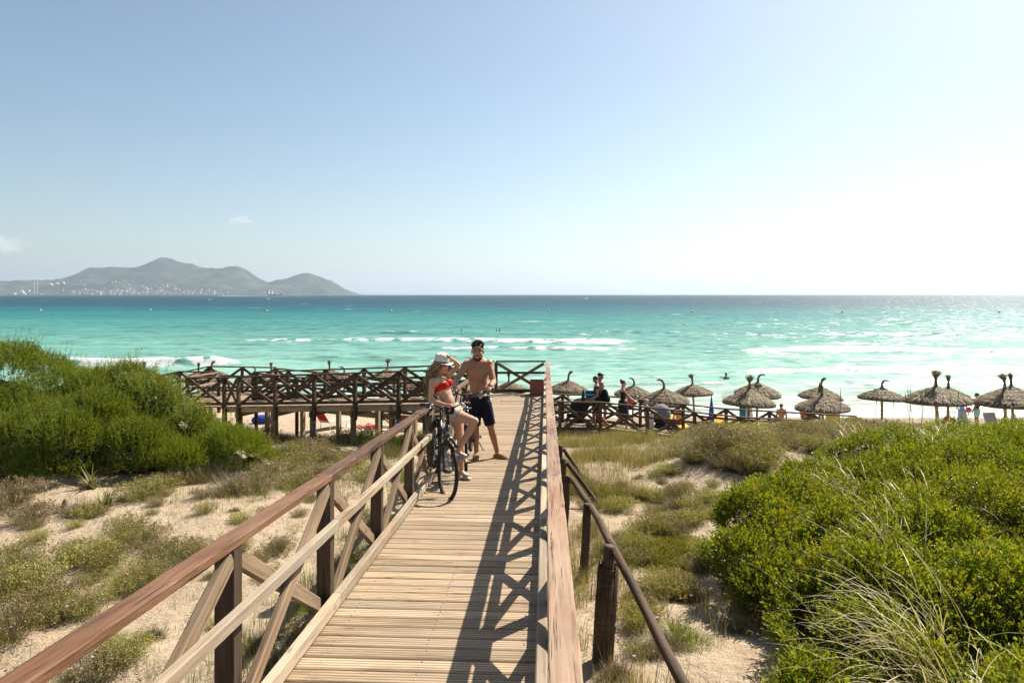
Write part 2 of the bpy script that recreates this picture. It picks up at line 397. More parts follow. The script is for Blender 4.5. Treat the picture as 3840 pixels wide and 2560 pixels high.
lg = t.math('LOGARITHM', t.math('ADD', sx.outputs['Y'], t.math('MULTIPLY', t.math('SUBTRACT', big, .5), t.math('MULTIPLY', sx.outputs['Y'], .9))), 10.0)
f = t.math('MULTIPLY_ADD', lg, .5, -.75)       # 10^1.5 .. 10^3.5
c = t.ramp(f, [(.05, (.36, .40, .33)), (.15, (.205, .38, .315)), (.25, (.115, .275, .235)), (.35, (.052, .20, .185)), (.44, (.020, .15, .155)), (.53, (.006, .092, .118)), (.61, (.008, .058, .090)), (.9, (.010, .045, .078))])
pt = t.noise(t.mapping(pos, (.05, .16, 1)), 1, 5, .6)
c = t.mix(t.math('MULTIPLY', t.ramp(pt, [(.38, 1), (.56, 0)]), .5), c, t.mix(1.0, c, (.42, .72, .72), 'MULTIPLY'))
at = t.n('ShaderNodeAttribute', attribute_name='foam')
fn = t.noise(t.mapping(pos, (.9, 1.6, 1)), 1, 6, .68); fn2 = t.noise(t.mapping(pos, (5, 9, 1)), 1, 2, .7)
fm = t.math('ADD', at.outputs['Fac'], t.math('ADD', t.math('MULTIPLY_ADD', fn, 1.3, -.65), t.math('MULTIPLY_ADD', fn2, .5, -.25)))
fm = t.math('MULTIPLY', t.ramp(fm, [(.28, 0), (.62, 1)]), t.ramp(at.outputs['Fac'], [(.03, 0), (.16, 1)]))
c = t.mix(fm, c, t.ramp(fn2, [(.3, (.42, .46, .45)), (.55, (.60, .62, .61)), (.75, (.66, .67, .66))]))
def nvec(scale, detail, rough, k):
    x = t.n('ShaderNodeTexNoise', i_Scale=1, i_Detail=detail, i_Roughness=rough); t.l(t.mapping(pos, scale), x.inputs['Vector'])
    sb = t.n('ShaderNodeVectorMath', operation='SUBTRACT'); t.l(x.outputs['Color'], sb.inputs[0]); sb.inputs[1].default_value = (.5, .5, .5)
    ml = t.n('ShaderNodeVectorMath', operation='MULTIPLY'); t.l(sb.outputs[0], ml.inputs[0]); ml.inputs[1].default_value = k; return ml.outputs[0]
def vadd(a, b_, op='ADD'):
    x = t.n('ShaderNodeVectorMath', operation=op); t.l(a, x.inputs[0])
    if b_ is not None: t.l(b_, x.inputs[1])
    return x.outputs[0]
chop = vadd(nvec((.35, .95, 1), 6, .68, (2.3, 2.5, 0)), nvec((.06, .16, 1), 3, .6, (.35, .6, 0)))
damp = t.n('ShaderNodeVectorMath', operation='SCALE'); t.l(chop, damp.inputs[0]); t.l(t.math('MULTIPLY_ADD', fm, -.75, 1.0), damp.inputs['Scale'])
nrm = vadd(vadd(geo.outputs['Normal'], damp.outputs[0]), None, 'NORMALIZE')
df = t.n('ShaderNodeBsdfDiffuse'); t.l(c, df.inputs['Color']); t.l(nrm, df.inputs['Normal'])
gb = t.n('ShaderNodeBsdfGlossy', i_Roughness=.33); t.l(nrm, gb.inputs['Normal'])
mxs = t.n('ShaderNodeMixShader'); t.l(t.math('MULTIPLY_ADD', fm, -.11, .125), mxs.inputs[0]); t.l(df.outputs[0], mxs.inputs[1]); t.l(gb.outputs[0], mxs.inputs[2]); t.l(mxs.outputs[0], t.o.inputs['Surface'])
sea = link('sea', np_mesh('sea', np.stack([SX, SY, SZ], -1).reshape(-1, 3), grid_faces(*SX.shape), True, attrs={'foam': SFOAM.ravel()}), t.m)
tag(sea, kind='structure')

# ---------------------------------------------------------------- far hills
sil = [(-2600, 1075), (-900, 1060), (-300, 1050), (0, 1052), (200, 1049), (240, 1045), (300, 1020), (340, 1003), (372, 1001), (420, 999), (500, 1003), (560, 980), (597, 963), (612, 959), (630, 967), (700, 985), (760, 1003), (790, 1004), (820, 1008), (860, 1000), (905, 997), (925, 1008), (955, 1034), (1000, 1058), (1012, 1060), (1060, 1045), (1110, 1028), (1160, 1021), (1200, 1034), (1250, 1055), (1270, 1072), (1300, 1090), (1318, 1103), (1325, 1110), (1500, 1125)]
RY = 8600.0; SHY = 7450.0
sxs = np.array([(a-1920)/2560*RY for a, b in sil]); shs = np.array([(1104-b)/2560*RY for a, b in sil])
def hills_z(x, y):
    H = np.interp(x, sxs, shs)
    for o in (-18, 18, -36, 36): H = H+np.interp(x+o, sxs, shs)
    H = np.maximum(H/5, -4)
    t_ = (y-SHY)/(RY-SHY)
    g = np.where(t_ < 1, np.clip(t_, 0, 1)**1.25, np.clip(1-(t_-1)*1.3, 0, 1))
    gul = fbm(x/420, y/420, 5, 21)*1.8
    foot = np.exp(-((t_-.28)/.16)**2)*np.clip(55+240*fbm(x/700, y*0+3, 3, 8), 15, 130)*np.clip(H/60, 0, 1)
    side = np.exp(-((x+4750)/240)**2)*0
    return np.where(H > 0, H*g*(1+.55*gul*(1-np.clip(t_, 0, 1)))+foot*.55*(t_ > 0)+3*np.clip(t_*40, -1, 1), H)+np.where((t_ > 0) & (H > 0), fbm(x/130, y/130, 5, 23)*48*np.clip(t_*3, 0, 1), 0)-4*(t_ <= 0)
hx = np.linspace(-16000, -1300, 520); hy = np.linspace(SHY-60, RY+900, 90)
HX, HY = np.meshgrid(hx, hy); HZ = hills_z(HX, HY)
t = NT('hill_scrub'); geo = t.n('ShaderNodeNewGeometry'); pos = geo.outputs['Position']
n1 = t.noise(pos, .004, 6, .65); n2 = t.noise(pos, .02, 5, .7)
c = t.ramp(n1, [(.35, (.025, .042, .024)), (.52, (.045, .062, .040)), (.70, (.12, .115, .095))])
c = t.mix(t.math('MULTIPLY', t.ramp(n2, [(.5, 0), (.7, 1)]), .5), c, (.03, .045, .026))
t.bsdf(c, .95, .1, n2, .6, 20)
hills = link('hills', np_mesh('hills', np.stack([HX, HY, HZ], -1).reshape(-1, 3), grid_faces(*HX.shape), True), t.m); tag(hills, kind='structure')
# ============================================================ BOARDWALKS
RH = .97
def rail_run(th, pts, deckh=None, side=1, first=True, last=True, span=1.5, down=.45, mats=('rail_shaded', 'post', 'brace_d'), ground=True, kick=True, mid=True, inner=None, rails=True, phase=None, brace_m=None):
    """a railing along deck-level points p0 -> p1; inner = unit vector towards the deck"""
    p0, p1 = Vector(pts[0]), Vector(pts[1]); L_ = (p1-p0).length; d = (p1-p0)/L_
    n = max(1, round(L_/span)) if phase is None else None
    ss = [L_*i/n for i in range(n+1)] if phase is None else phase
    inn = Vector(inner); Z = Vector((0, 0, 1)); mr, mp, mb = [MAT[k] for k in mats]; mb2 = MAT[brace_m] if brace_m else mb
    for i, s in enumerate(ss):
        if (i == 0 and not first) or (i == len(ss)-1 and not last): continue
        b = p0+d*s; gzv = gz(b.x, b.y)
        lo = (gzv-.25) if ground else b.z-down
        beam('post', Vector((b.x, b.y, lo)), b+Z*(RH-.05), .10, .10, mp, th, up=inn)
    # top rail in pieces of two spans
    k = 0
    while k < len(ss)-1:
        e = min(k+2, len(ss)-1); a, b = p0+d*ss[k], p0+d*ss[e]
        beam('top_rail', a+Z*(RH-.0225), b+Z*(RH-.0225), .105, .045, mr, th, trim=.004); k = e
    if mid:
        k = 0
        while k < len(ss)-1:
            e = min(k+2, len(ss)-1); a, b = p0+d*ss[k], p0+d*ss[e]
            beam('mid_rail', a+Z*.61+inn*.076, b+Z*.61+inn*.076, .05, .068, MAT['pale'] if mats[0] == 'rail' or mats[0] == 'rail_worn' else mr, th, trim=.004)
            if kick: beam('kick_board', a+Z*.075+inn*.082, b+Z*.075+inn*.082, .06, .09, MAT['pale'] if mats[0] in ('rail', 'rail_worn') else mr, th, trim=.005)
            k = e
    for i in range(len(ss)-1):
        a, b = p0+d*(ss[i]+.05), p0+d*(ss[i+1]-.05)
        beam('brace', a+Z*.04+inn*.026, b+Z*(RH-.09)+inn*.026, .045, .09, mb, th)
        beam('brace', a+Z*(RH-.09)-inn*.024, b+Z*.04-inn*.024, .045, .09, mb2, th)
_pl = {}
def plank_mesh(w, l):
    k = (w, l)
    if k not in _pl: _pl[k] = np_mesh('plank', *_plank(w, l), mats=[MAT['deck']])
    return _pl[k]
def _plank(w, l):
    ch = .005; a, b = w/2, .0175
    sec = [(-a+ch, -b), (a-ch, -b), (a, -b+ch), (a, b-ch), (a-ch, b), (-a+ch, b), (-a, b-ch), (-a, -b+ch)]
    V = [(x, y, z) for x in (-l/2, l/2) for y, z in sec]
    F = [(k2, (k2+1) % 8, 8+(k2+1) % 8, 8+k2) for k2 in range(8)]+[(0, 7, 6, 5), (0, 5, 4, 1), (1, 4, 3, 2), (8, 13, 14, 15), (8, 9, 12, 13), (9, 10, 11, 12)]
    return V, F
def deck_run(th, a, b, across, width, pitch=.148, w=.1325, jit=.004):
    """planks laid across from centre point a to b (deck-top level)"""
    a, b = Vector(a), Vector(b); L_ = (b-a).length; d = (b-a)/L_; n = int(L_/pitch); ac = Vector(across).normalized()
    me = plank_mesh(w, width)
    for i in range(n):
        c = a+d*(pitch*(i+.5)); z = ac.cross(d); z = z if z.z > 0 else -z
        y = z.cross(ac).normalized()
        M = Matrix((ac, y, z)).transposed().to_4x4(); M.translation = c-z*.0175+z*random.uniform(-.0015, .0015)+ac*random.uniform(-jit, jit)
        M = M@Matrix.Rotation(random.uniform(-.002, .002), 4, 'Z')
        if i % 2: M = M@Matrix.Rotation(math.pi, 4, 'Z')
        o = bpy.data.objects.new('plank', me); COL.objects.link(o); o.parent = th; o.matrix_local = M
def stringer(th, a, b, w=.07, h=.16, m='brace', drop=.04): 
    Z = Vector((0, 0, 1)); beam('joist', Vector(a)-Z*(drop+h/2), Vector(b)-Z*(drop+h/2), w, h, MAT[m], th)
# ---- main ramp running from the camera down to the landing
TQ = .0492
def RP(q, y): return Vector((TQ*y+q, y, CAMZ-2.01-.0504*min(y, 19.0)))
ramp = empty('boardwalk', RP(-.75, 9.5), label='long sloping wooden boardwalk with crossed railings where the two cyclists stand', cat='boardwalk')
ramp.location = (0, 0, 0)
acr = Vector((1, -TQ, 0)).normalized()
deck_run(ramp, RP(-.75, -1.6), RP(-.75, 19.0), acr, 1.53)
deck_run(ramp, RP(-.75, 19.01), RP(-.75, 20.62), acr, 1.53)
mb = MB()
for i in range(int(20.6/.148)):
    y = -1.6+.148*(i+.5)*.99873
    if y < 1.5: continue
    for q in (-1.36, -.75, -.14):
        for e in (-.033, .033):
            c_ = RP(q+random.uniform(-.006, .006), y+e); mb.lathe([(.006, .0025), (.0045, .004), (.0005, .004)], c_, 7)
so_ = mb.build('screw_heads', plain('zinc_screw', (.45, .44, .42), .4, .5, .1, 20, .8), ramp); tag(so_, kind='stuff')
for q in (-1.36, -.75, -.14):
    stringer(ramp, RP(q, -1.6), RP(q, 19)); stringer(ramp, RP(q, 19.01), RP(q, 20.6))
inR = -acr; inL = acr
yL = [3.4-1.5*3+1.5*i for i in range(13)]+[18.75]
def seg(q, ys, inn, mats, first=True, last=True, **k):
    # railing following the slope of the ramp
    p0, p1 = RP(q, ys[0]), RP(q, ys[-1]); L_ = (p1-p0).length
    ph = [L_*(y-ys[0])/(ys[-1]-ys[0]) for y in ys]
    rail_run(ramp, (p0, p1), inner=inn, mats=mats, phase=ph, first=first, last=last, **k)
seg(-1.58, yL, inL, ('rail', 'post', 'brace'), brace_m='brace')
yR = [-1.1+1.5*i for i in range(14)]
seg(.06, yR[:14], inR, ('rail_worn', 'post', 'brace'))
p0, p1 = RP(.06, yR[-1]), RP(.06, 20.62); rail_run(ramp, (p0, p1), inner=inR, mats=('rail_worn', 'post', 'brace'), first=False, span=3)
rail_run(ramp, (RP(.0, 20.66), RP(-1.5, 20.66)), inner=(0, -1, 0), mats=('rail_shaded', 'post', 'brace'), first=False, kick=True)
# ---- upper side walkway zig-zagging to the left
walkA = empty('side_walkway', label='shade-toned timber side walkway on stilts zigzagging off behind the green shrubs', cat='boardwalk')
dA = Vector((-.924, .382, 0)); vA = Vector((.382, .924, 0))
def AP(s, o=0): 
    b = Vector((-.6, 18.62, 0))+dA*s+vA*o; b.z = CAMZ-(2.96+.073*min(max(s, 0), 9.5)); return b
phA = [1.4, 2.9, 4.4, 5.9, 7.4, 8.9, 9.5]
p0 = AP(0.35); p1 = AP(9.5); LA = (p1-p0).length
rail_run(walkA, (p0, p1), inner=vA, phase=[(s-.35)/(9.15)*LA for s in [.35]+phA], ground=False, kick=True)
q0 = AP(2.1, 1.56); q1 = AP(9.75, 1.56)
rail_run(walkA, (q0, q1), inner=-vA, ground=False)
# far rail from the landing corner to A's far rail
rail_run(walkA, (RP(-1.56, 20.66), AP(2.1, 1.56)), inner=(-.2, -.97, 0), first=False, last=False, ground=False, span=3)
deck_run(walkA, AP(-.1, .78), AP(9.5, .78), vA, 1.62)
for o in (.1, .78, 1.46): stringer(walkA, AP(.3, o), AP(9.5, o), m='pale')
ZL = CAMZ-3.655
P0 = Vector((-10.6, 22.3, ZL)); P1a = AP(9.5); P1a.z = ZL; S_ = Vector((-10.2, 23.75, ZL)); T_ = Vector((-11.7, 24.0, ZL)); F0 = Vector((-11.4, 25.7, ZL)); F1 = Vector((-8.75, 25.3, ZL)); A9 = AP(9.75, 1.56)
rail_run(walkA, (P1a, P0), inner=(.05, 1, 0), first=False, ground=False)
rail_run(walkA, (P0, S_), inner=(1, 0, 0), first=False, ground=False, mats=('rail_worn', 'post', 'brace'))  # lighter timber than its neighbours, sunlight on this rail put into the colour
rail_run(walkA, (S_, T_), inner=(.1, .99, 0), first=False, ground=False)
dwn = Vector((-2.6, -.6, -.55))
rail_run(walkA, (T_, T_+dwn), inner=(.1, .99, 0), first=False, ground=False)
rail_run(walkA, (F0, F0+dwn), inner=(.1, -.99, 0), first=False, ground=False)
# landing planks (run along X between Y 22.2 and 25.7)
deck_run(walkA, Vector((-10.0, 22.25, ZL)), Vector((-10.0, 25.7, ZL)), (1, 0, 0), 2.9)
deck_run(walkA, (T_+F0)/2-Vector((-.35, 0, 0)), (T_+F0)/2+dwn, (0, 1, 0), 1.55)
for s in [.9, 2.0, 3.2, 4.55, 6.05, 7.5, 9.0]:
    for o in (.12, 1.42):
        b = AP(s, o); g = gz(b.x, b.y)
        beam('stilt', Vector((b.x, b.y, g-.3)), b-Vector((0, 0, .04)), .13, .13, MAT['brace' if o < 1 else 'pale'], walkA, up=vA)
    a, b = AP(s, -.02), AP(s, 1.6); beam('cross_beam', a-Vector((0, 0, .28)), b-Vector((0, 0, .28)), .07, .15, MAT['brace'], walkA)
for x, y in [(-11.2, 22.5), (-9.0, 22.6), (-11.2, 25.4), (-8.9, 25.4), (-10.1, 24)]:
    beam('stilt', Vector((x, y, gz(x, y)-.3)), Vector((x, y, ZL-.04)), .13, .13, MAT['brace'], walkA, up=(0, 1, 0))
# ---- lower walkway: back behind the upper one and down to the beach on the right
walkB = empty('lower_walkway', label='lower timber walkway sloping down through the dunes to the beach with strollers on it', cat='boardwalk')
bN = [Vector((-8.9, 23.75, CAMZ-3.69)), Vector((1.55, 22.05, CAMZ-4.41)), Vector((2.85, 22.0, CAMZ-4.42)), Vector((7.4, 22.0, CAMZ-4.90)), Vector((11.9, 22.0, CAMZ-5.15))]
bF = [F1.copy(), Vector((1.75, 23.62, CAMZ-4.41)), Vector((2.95, 23.6, CAMZ-4.42)), Vector((7.4, 23.6, CAMZ-4.90)), Vector((11.9, 23.6, CAMZ-5.15))]
bF[0].z = CAMZ-3.69
rail_run(walkB, (F0, F1), inner=(0, -1, 0), ground=False)
for i in range(4):
    rail_run(walkB, (bN[i], bN[i+1]), inner=(0, 1, 0), first=(i == 0), ground=True)
    rail_run(walkB, (bF[i], bF[i+1]), inner=(0, -1, 0), first=False, ground=True)
    a = (bN[i]+bF[i])/2; b = (bN[i+1]+bF[i+1])/2; d = (b-a).normalized(); ac = Vector((-d.y, d.x, 0)).normalized()
    deck_run(walkB, a, b, ac, 1.62)
    for o in (-.7, 0, .7): stringer(walkB, a+ac*o, b+ac*o, m='pale')
# ============================================================ PLANTS
def leafmat(name, stops, trans=.4, rough=.5, spec=.35, objvar=.25, tint=None):
    t = NT(name); at = t.n('ShaderNodeAttribute', attribute_name='tone'); oi = t.n('ShaderNodeObjectInfo')
    c = t.ramp(at.outputs['Fac'], stops)
    hs = t.n('ShaderNodeHueSaturation'); t.l(c, hs.inputs['Color']); t.l(t.math('MULTIPLY_ADD', oi.outputs['Random'], objvar, 1-objvar/2), hs.inputs['Value'])
    t.l(t.math('MULTIPLY_ADD', oi.outputs['Random'], .03, .485), hs.inputs['Hue'])
    c = hs.outputs['Color']
    b = t.bsdf(c, rough, spec); tr = t.n('ShaderNodeBsdfTranslucent'); t.l(t.mix(.4, c, (.42, .40, .01)), tr.inputs['Color'])
    mx = t.n('ShaderNodeMixShader'); mx.inputs[0].default_value = trans
    t.l(b.outputs[0], mx.inputs[1]); t.l(tr.outputs[0], mx.inputs[2]); t.l(mx.outputs[0], t.o.inputs['Surface'])
    return t.m
MAT['mastic'] = leafmat('mastic_leaf', [(0, (.016, .042, .002)), (.35, (.038, .092, .004)), (.66, (.110, .19, .008)), (.86, (.29, .31, .014)), (1, (.28, .18, .015))], .48, .42, .35)
MAT['heath'] = leafmat('heath_leaf', [(0, (0.033, 0.069, 0.007)), (0.6, (0.085, 0.139, 0.013)), (1, (0.213, 0.252, 0.035))], .4)
MAT['heath_l'] = leafmat('bright_heath_leaf', [(0, (0.048, 0.090, 0.006)), (0.6, (0.125, 0.186, 0.013)), (1, (0.275, 0.305, 0.037))], .4)
MAT['juniper'] = leafmat('juniper_leaf', [(0, (0.050, 0.082, 0.013)), (0.6, (0.144, 0.199, 0.027)), (1, (0.338, 0.358, 0.075))], .35)
MAT['helich'] = leafmat('everlasting_leaf', [(0, (0.093, 0.105, 0.040)), (0.45, (0.178, 0.186, 0.070)), (0.7, (0.295, 0.264, 0.093)), (0.85, (0.36, 0.27, 0.105)), (1, (0.155, 0.090, 0.046))], .3)
MAT['helich_b'] = leafmat('dry_everlasting_leaf', [(0, (0.090, 0.075, 0.045)), (0.5, (0.188, 0.147, 0.083)), (0.75, (0.323, 0.247, 0.143)), (1, (0.158, 0.093, 0.053))], .25)
MAT['helich_y'] = leafmat('yellow_everlasting_leaf', [(0, (0.112, 0.129, 0.036)), (0.5, (0.231, 0.231, 0.059)), (0.8, (0.406, 0.350, 0.098)), (1, (0.476, 0.378, 0.168))], .35)
MAT['mat_g'] = leafmat('stonecrop_leaf', [(0, (.075, .080, .020)), (.5, (.165, .165, .032)), (.85, (.27, .235, .045)), (1, (.32, .21, .06))], .3)
MAT['dry'] = leafmat('dry_twig', [(0, (0.080, 0.058, 0.038)), (0.6, (0.189, 0.145, 0.094)), (1, (0.319, 0.246, 0.160))], .15)
MAT['grass'] = leafmat('dune_grass_blade', [(0, (.10, .096, .030)), (.5, (.24, .195, .078)), (1, (.46, .37, .20))], .35)
MAT['grass_g'] = leafmat('green_grass_blade', [(0, (0.056, 0.081, 0.018)), (0.5, (0.138, 0.150, 0.040)), (1, (0.312, 0.263, 0.112))], .35)
MAT['marram'] = leafmat('marram_blade', [(0, (.20, .21, .05)), (.45, (.46, .40, .17)), (1, (.74, .63, .38))], .3, .4, .4)
MAT['pancr'] = leafmat('sea_daffodil_leaf', [(0, (.06, .10, .035)), (.6, (.13, .15, .055)), (.85, (.30, .20, .07)), (1, (.34, .17, .06))], .3)
MAT['pink'] = plain('pink_petal', (.50, .28, .48), .6, .2)
MAT['cream'] = plain('cream_petal', (.62, .55, .38), .7, .2)
MAT['twig'] = plain('brown_twig', (.075, .05, .03), .9, .1)
MAT['core'] = plain('dark_core_fill', (.035, .036, .016), 1.0, .0)  # dark filler colour standing in for the shaded inside of a bush
def unit(v): return v/np.maximum(np.linalg.norm(v, axis=-1, keepdims=True), 1e-9)
def rvec(n, rng=RNG): return unit(rng.normal(size=(n, 3)))
def leaves(c, d, ln, wd, tone, rng=RNG, fold=0):
    """diamond leaves: c base points, d axes; returns V, F, tone"""
    n = len(c); side = unit(np.cross(d, rvec(n, rng))); ln = np.broadcast_to(ln, n)[:, None]; wd = np.broadcast_to(wd, n)[:, None]
    V = np.stack([c, c+d*ln*.5+side*wd*.5, c+d*ln, c+d*ln*.5-side*wd*.5], 1)
    return V.reshape(-1, 3), np.arange(4*n).reshape(-1, 4), np.repeat(tone, 4)
def blades(base, az, ln, lean, curl, wd, tone, seg=5, wind=(0, 0, 0), rng=RNG):
    """curved tapering blades: lean angle at base (rad from vertical), curl added along the length"""
    n = len(base); W_ = np.array(wind)
    p = base.copy(); a = lean.copy(); hd = np.stack([np.cos(az), np.sin(az), 0*az], -1); side = np.stack([-np.sin(az), np.cos(az), 0*az], -1)
    rows = []
    for i in range(seg+1):
        w = wd*(1-(i/seg)**1.6)*.5+wd*.03
        rows.append(np.stack([p-side*w[:, None], p+side*w[:, None]], 1))
        d = hd*np.sin(a)[:, None]+np.array([0, 0, 1])*np.cos(a)[:, None]+W_*(i/seg); d = unit(d)
        p = p+d*(ln/seg)[:, None]; a = a+curl/seg*(.4+1.2*i/seg)
    V = np.stack(rows, 1).reshape(n, -1, 3); m = 2*(seg+1)
    f = np.array([[2*i, 2*i+1, 2*i+3, 2*i+2] for i in range(seg)])
    F = (np.arange(n)[:, None, None]*m+f[None]).reshape(-1, 4)
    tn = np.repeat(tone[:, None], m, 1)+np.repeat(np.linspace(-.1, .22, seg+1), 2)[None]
    return V.reshape(-1, 3), F, np.clip(tn, 0, 1).ravel()
def merge(parts):
    V, F, T, k = [], [], [], 0
    for v, f, t_ in parts: V.append(v); F.append(f+k); T.append(t_); k += len(v)
    return np.concatenate(V), np.concatenate(F), np.concatenate(T)
def shoots(p, d, ln, k, leaf_l, leaf_w, ang, tone, rng=RNG, t0=.1):
    n = len(p); t_ = np.linspace(t0, 1, k)[None, :, None]; ln = np.broadcast_to(ln, n)
    c = p[:, None]+d[:, None]*ln[:, None, None]*t_+rng.normal(size=(n, k, 3))*.006
    pr = unit(np.cross(d[:, None], rvec(n*k, rng).reshape(n, k, 3)))
    a = ang*(1-.45*t_)+rng.normal(size=(n, k, 1))*.18
    ax = unit(d[:, None]*np.cos(a)+pr*np.sin(a))
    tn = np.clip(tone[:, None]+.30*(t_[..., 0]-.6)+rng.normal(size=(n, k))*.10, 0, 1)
    return leaves(c.reshape(-1, 3), ax.reshape(-1, 3), leaf_l*rng.uniform(.7, 1.25, n*k), leaf_w*rng.uniform(.75, 1.2, n*k), tn.ravel(), rng)
def on_blobs(blobs, n, rng, low=-.15):
    """points and normals on the outside of a union of ellipsoids (cx,cy,cz,rx,ry,rz)"""
    B = np.array(blobs); ar = (B[:, 3]*B[:, 4]+B[:, 3]*B[:, 5]+B[:, 4]*B[:, 5]); pr = ar/ar.sum()
    Ps, Ns = [], []; got = 0
    while got < n:
        i = rng.choice(len(B), n, p=pr); u = rvec(n, rng); u = u[(u[:, 2] > low)]; i = i[:len(u)]
        b = B[i]; q = b[:, :3]+u*b[:, 3:]; nn = unit(u/b[:, 3:])
        ins = np.zeros(len(q), bool)
        for j, bb in enumerate(B): ins |= (((q-bb[:3])/bb[3:])**2).sum(1) < np.where(i == j, 0, .93)
        ok = ~ins; Ps.append(q[ok]); Ns.append(nn[ok]); got += ok.sum()
    return np.concatenate(Ps)[:n], np.concatenate(Ns)[:n]
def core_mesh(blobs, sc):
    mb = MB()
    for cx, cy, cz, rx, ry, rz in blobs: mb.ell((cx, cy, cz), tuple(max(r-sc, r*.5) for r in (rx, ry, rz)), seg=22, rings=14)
    me = mb.mesh('dark_core', True, [MAT['core']])  # solid core added behind the leaves to block the view through
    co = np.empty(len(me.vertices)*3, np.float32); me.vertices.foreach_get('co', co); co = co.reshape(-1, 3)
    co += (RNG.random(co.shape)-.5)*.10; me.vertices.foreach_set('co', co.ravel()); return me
def bush(name, label, cat, group, blobs, m, n, style, seed, density_noise=.5, core=None):
    core = core or {'mastic': .26, 'heath': .38, 'juniper': .30, 'soft': .34}[style]
    rng = np.random.default_rng(seed); main = blobs; sub = []
    for b in blobs:
        k = int(5+b[3]*b[4]*7)
        for u in rvec(k, rng):
            u = u*np.sign(u[2]) if u[2] < -.1 else u; r = (rng.uniform(.18, .40) if style == 'mastic' else rng.uniform(.28, .62))*min(1, b[3]); q = np.array(b[:3])+u*np.array(b[3:])*(1-r*(.05 if style != 'mastic' else .25)); sub.append((*q, r*1.15, r*1.15, r*rng.uniform(.8, 1.1)))
    blobs = list(blobs)+sub
    b0 = blobs[0]; th = empty(name, (b0[0], b0[1], gz(b0[0], b0[1])), 0, label, cat, group)
    off = np.array(th.location)
    p, nn = on_blobs(blobs, n, rng); up = np.array([0, 0, 1.])
    lump = fbm(p[:, 0]*2.2+p[:, 2]*1.3, p[:, 1]*2.2-p[:, 2]*.9, 3, seed)
    p = p+nn*(lump*density_noise)[:, None]*.55
    tone = np.clip(.45+rng.normal(size=n)*.18+lump*.8, 0, 1)
    if style == 'mastic':
        d = unit(nn*.7+up*.55+rvec(n, rng)*.55); parts = [shoots(p-d*.06, d, rng.uniform(.10, .24, n), 13, .046, .019, .95, tone, rng)]
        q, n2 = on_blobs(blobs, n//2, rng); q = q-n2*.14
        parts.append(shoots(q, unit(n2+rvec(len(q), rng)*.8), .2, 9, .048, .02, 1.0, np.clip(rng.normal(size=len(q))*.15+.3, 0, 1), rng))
    elif style == 'heath':
        d = unit(nn*.45+up*.85+rvec(n, rng)*.30); L_ = rng.uniform(.16, .40, n)
        parts = [shoots(p-d*.14, d, L_, 24, .040, .0085, .62, tone, rng)]
        q, n2 = on_blobs(blobs, n, rng); q = q-n2*.20; parts.append(shoots(q, unit(n2+up*.5+rvec(len(q), rng)*.6), .30, 13, .06, .019, .8, np.clip(rng.normal(size=len(q))*.12+.25, 0, 1), rng))
        k = n//10; parts.append(shoots(p[:k]-d[:k]*.1, unit(d[:k]+up*.5+rvec(k, rng)*.25), rng.uniform(.40, .62, k), 34, .036, .008, .55, np.clip(tone[:k]+.2, 0, 1), rng))
    elif style == 'juniper':
        d = unit(nn*.85+up*.25+rvec(n, rng)*.6); L_ = rng.uniform(.14, .34, n)
        parts = [shoots(p-d*.08, d, L_, 22, .040, .012, .75, tone, rng)]
        q, n2 = on_blobs(blobs, n//2, rng); q = q-n2*.14; parts.append(shoots(q, unit(n2+rvec(len(q), rng)*.7), .26, 12, .055, .018, .9, np.clip(rng.normal(size=len(q))*.12+.25, 0, 1), rng))
        k = n//10; parts.append(shoots(p[:k]-d[:k]*.1, unit(nn[:k]+up*.9+rvec(k, rng)*.5), rng.uniform(.35, .6, k), 34, .05, .012, .9, np.clip(tone[:k]+.15, 0, 1), rng))
    elif style == 'soft':
        d = unit(nn*.6+up*.8+rvec(n, rng)*.3); parts = [shoots(p-d*.08, d, rng.uniform(.15, .32, n), 20, .035, .007, .5, tone, rng)]
        q, n2 = on_blobs(blobs, n, rng); parts.append(shoots(q-n2*.14, unit(n2+up*.6+rvec(len(q), rng)*.6), .24, 12, .05, .014, .8, np.clip(rng.normal(size=len(q))*.12+.3, 0, 1), rng))
    V, F, T = merge(parts); V = V-off
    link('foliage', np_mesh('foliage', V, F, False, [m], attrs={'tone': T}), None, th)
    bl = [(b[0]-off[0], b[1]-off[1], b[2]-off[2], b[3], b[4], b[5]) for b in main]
    link('dark_core', core_mesh(bl, core), None, th)
    return th
def blob(x, y, rx, ry, top, zc=None):
    g = gz(x, y); c = g+.1 if zc is None else zc
    return (x, y, c, rx, ry, top-c)
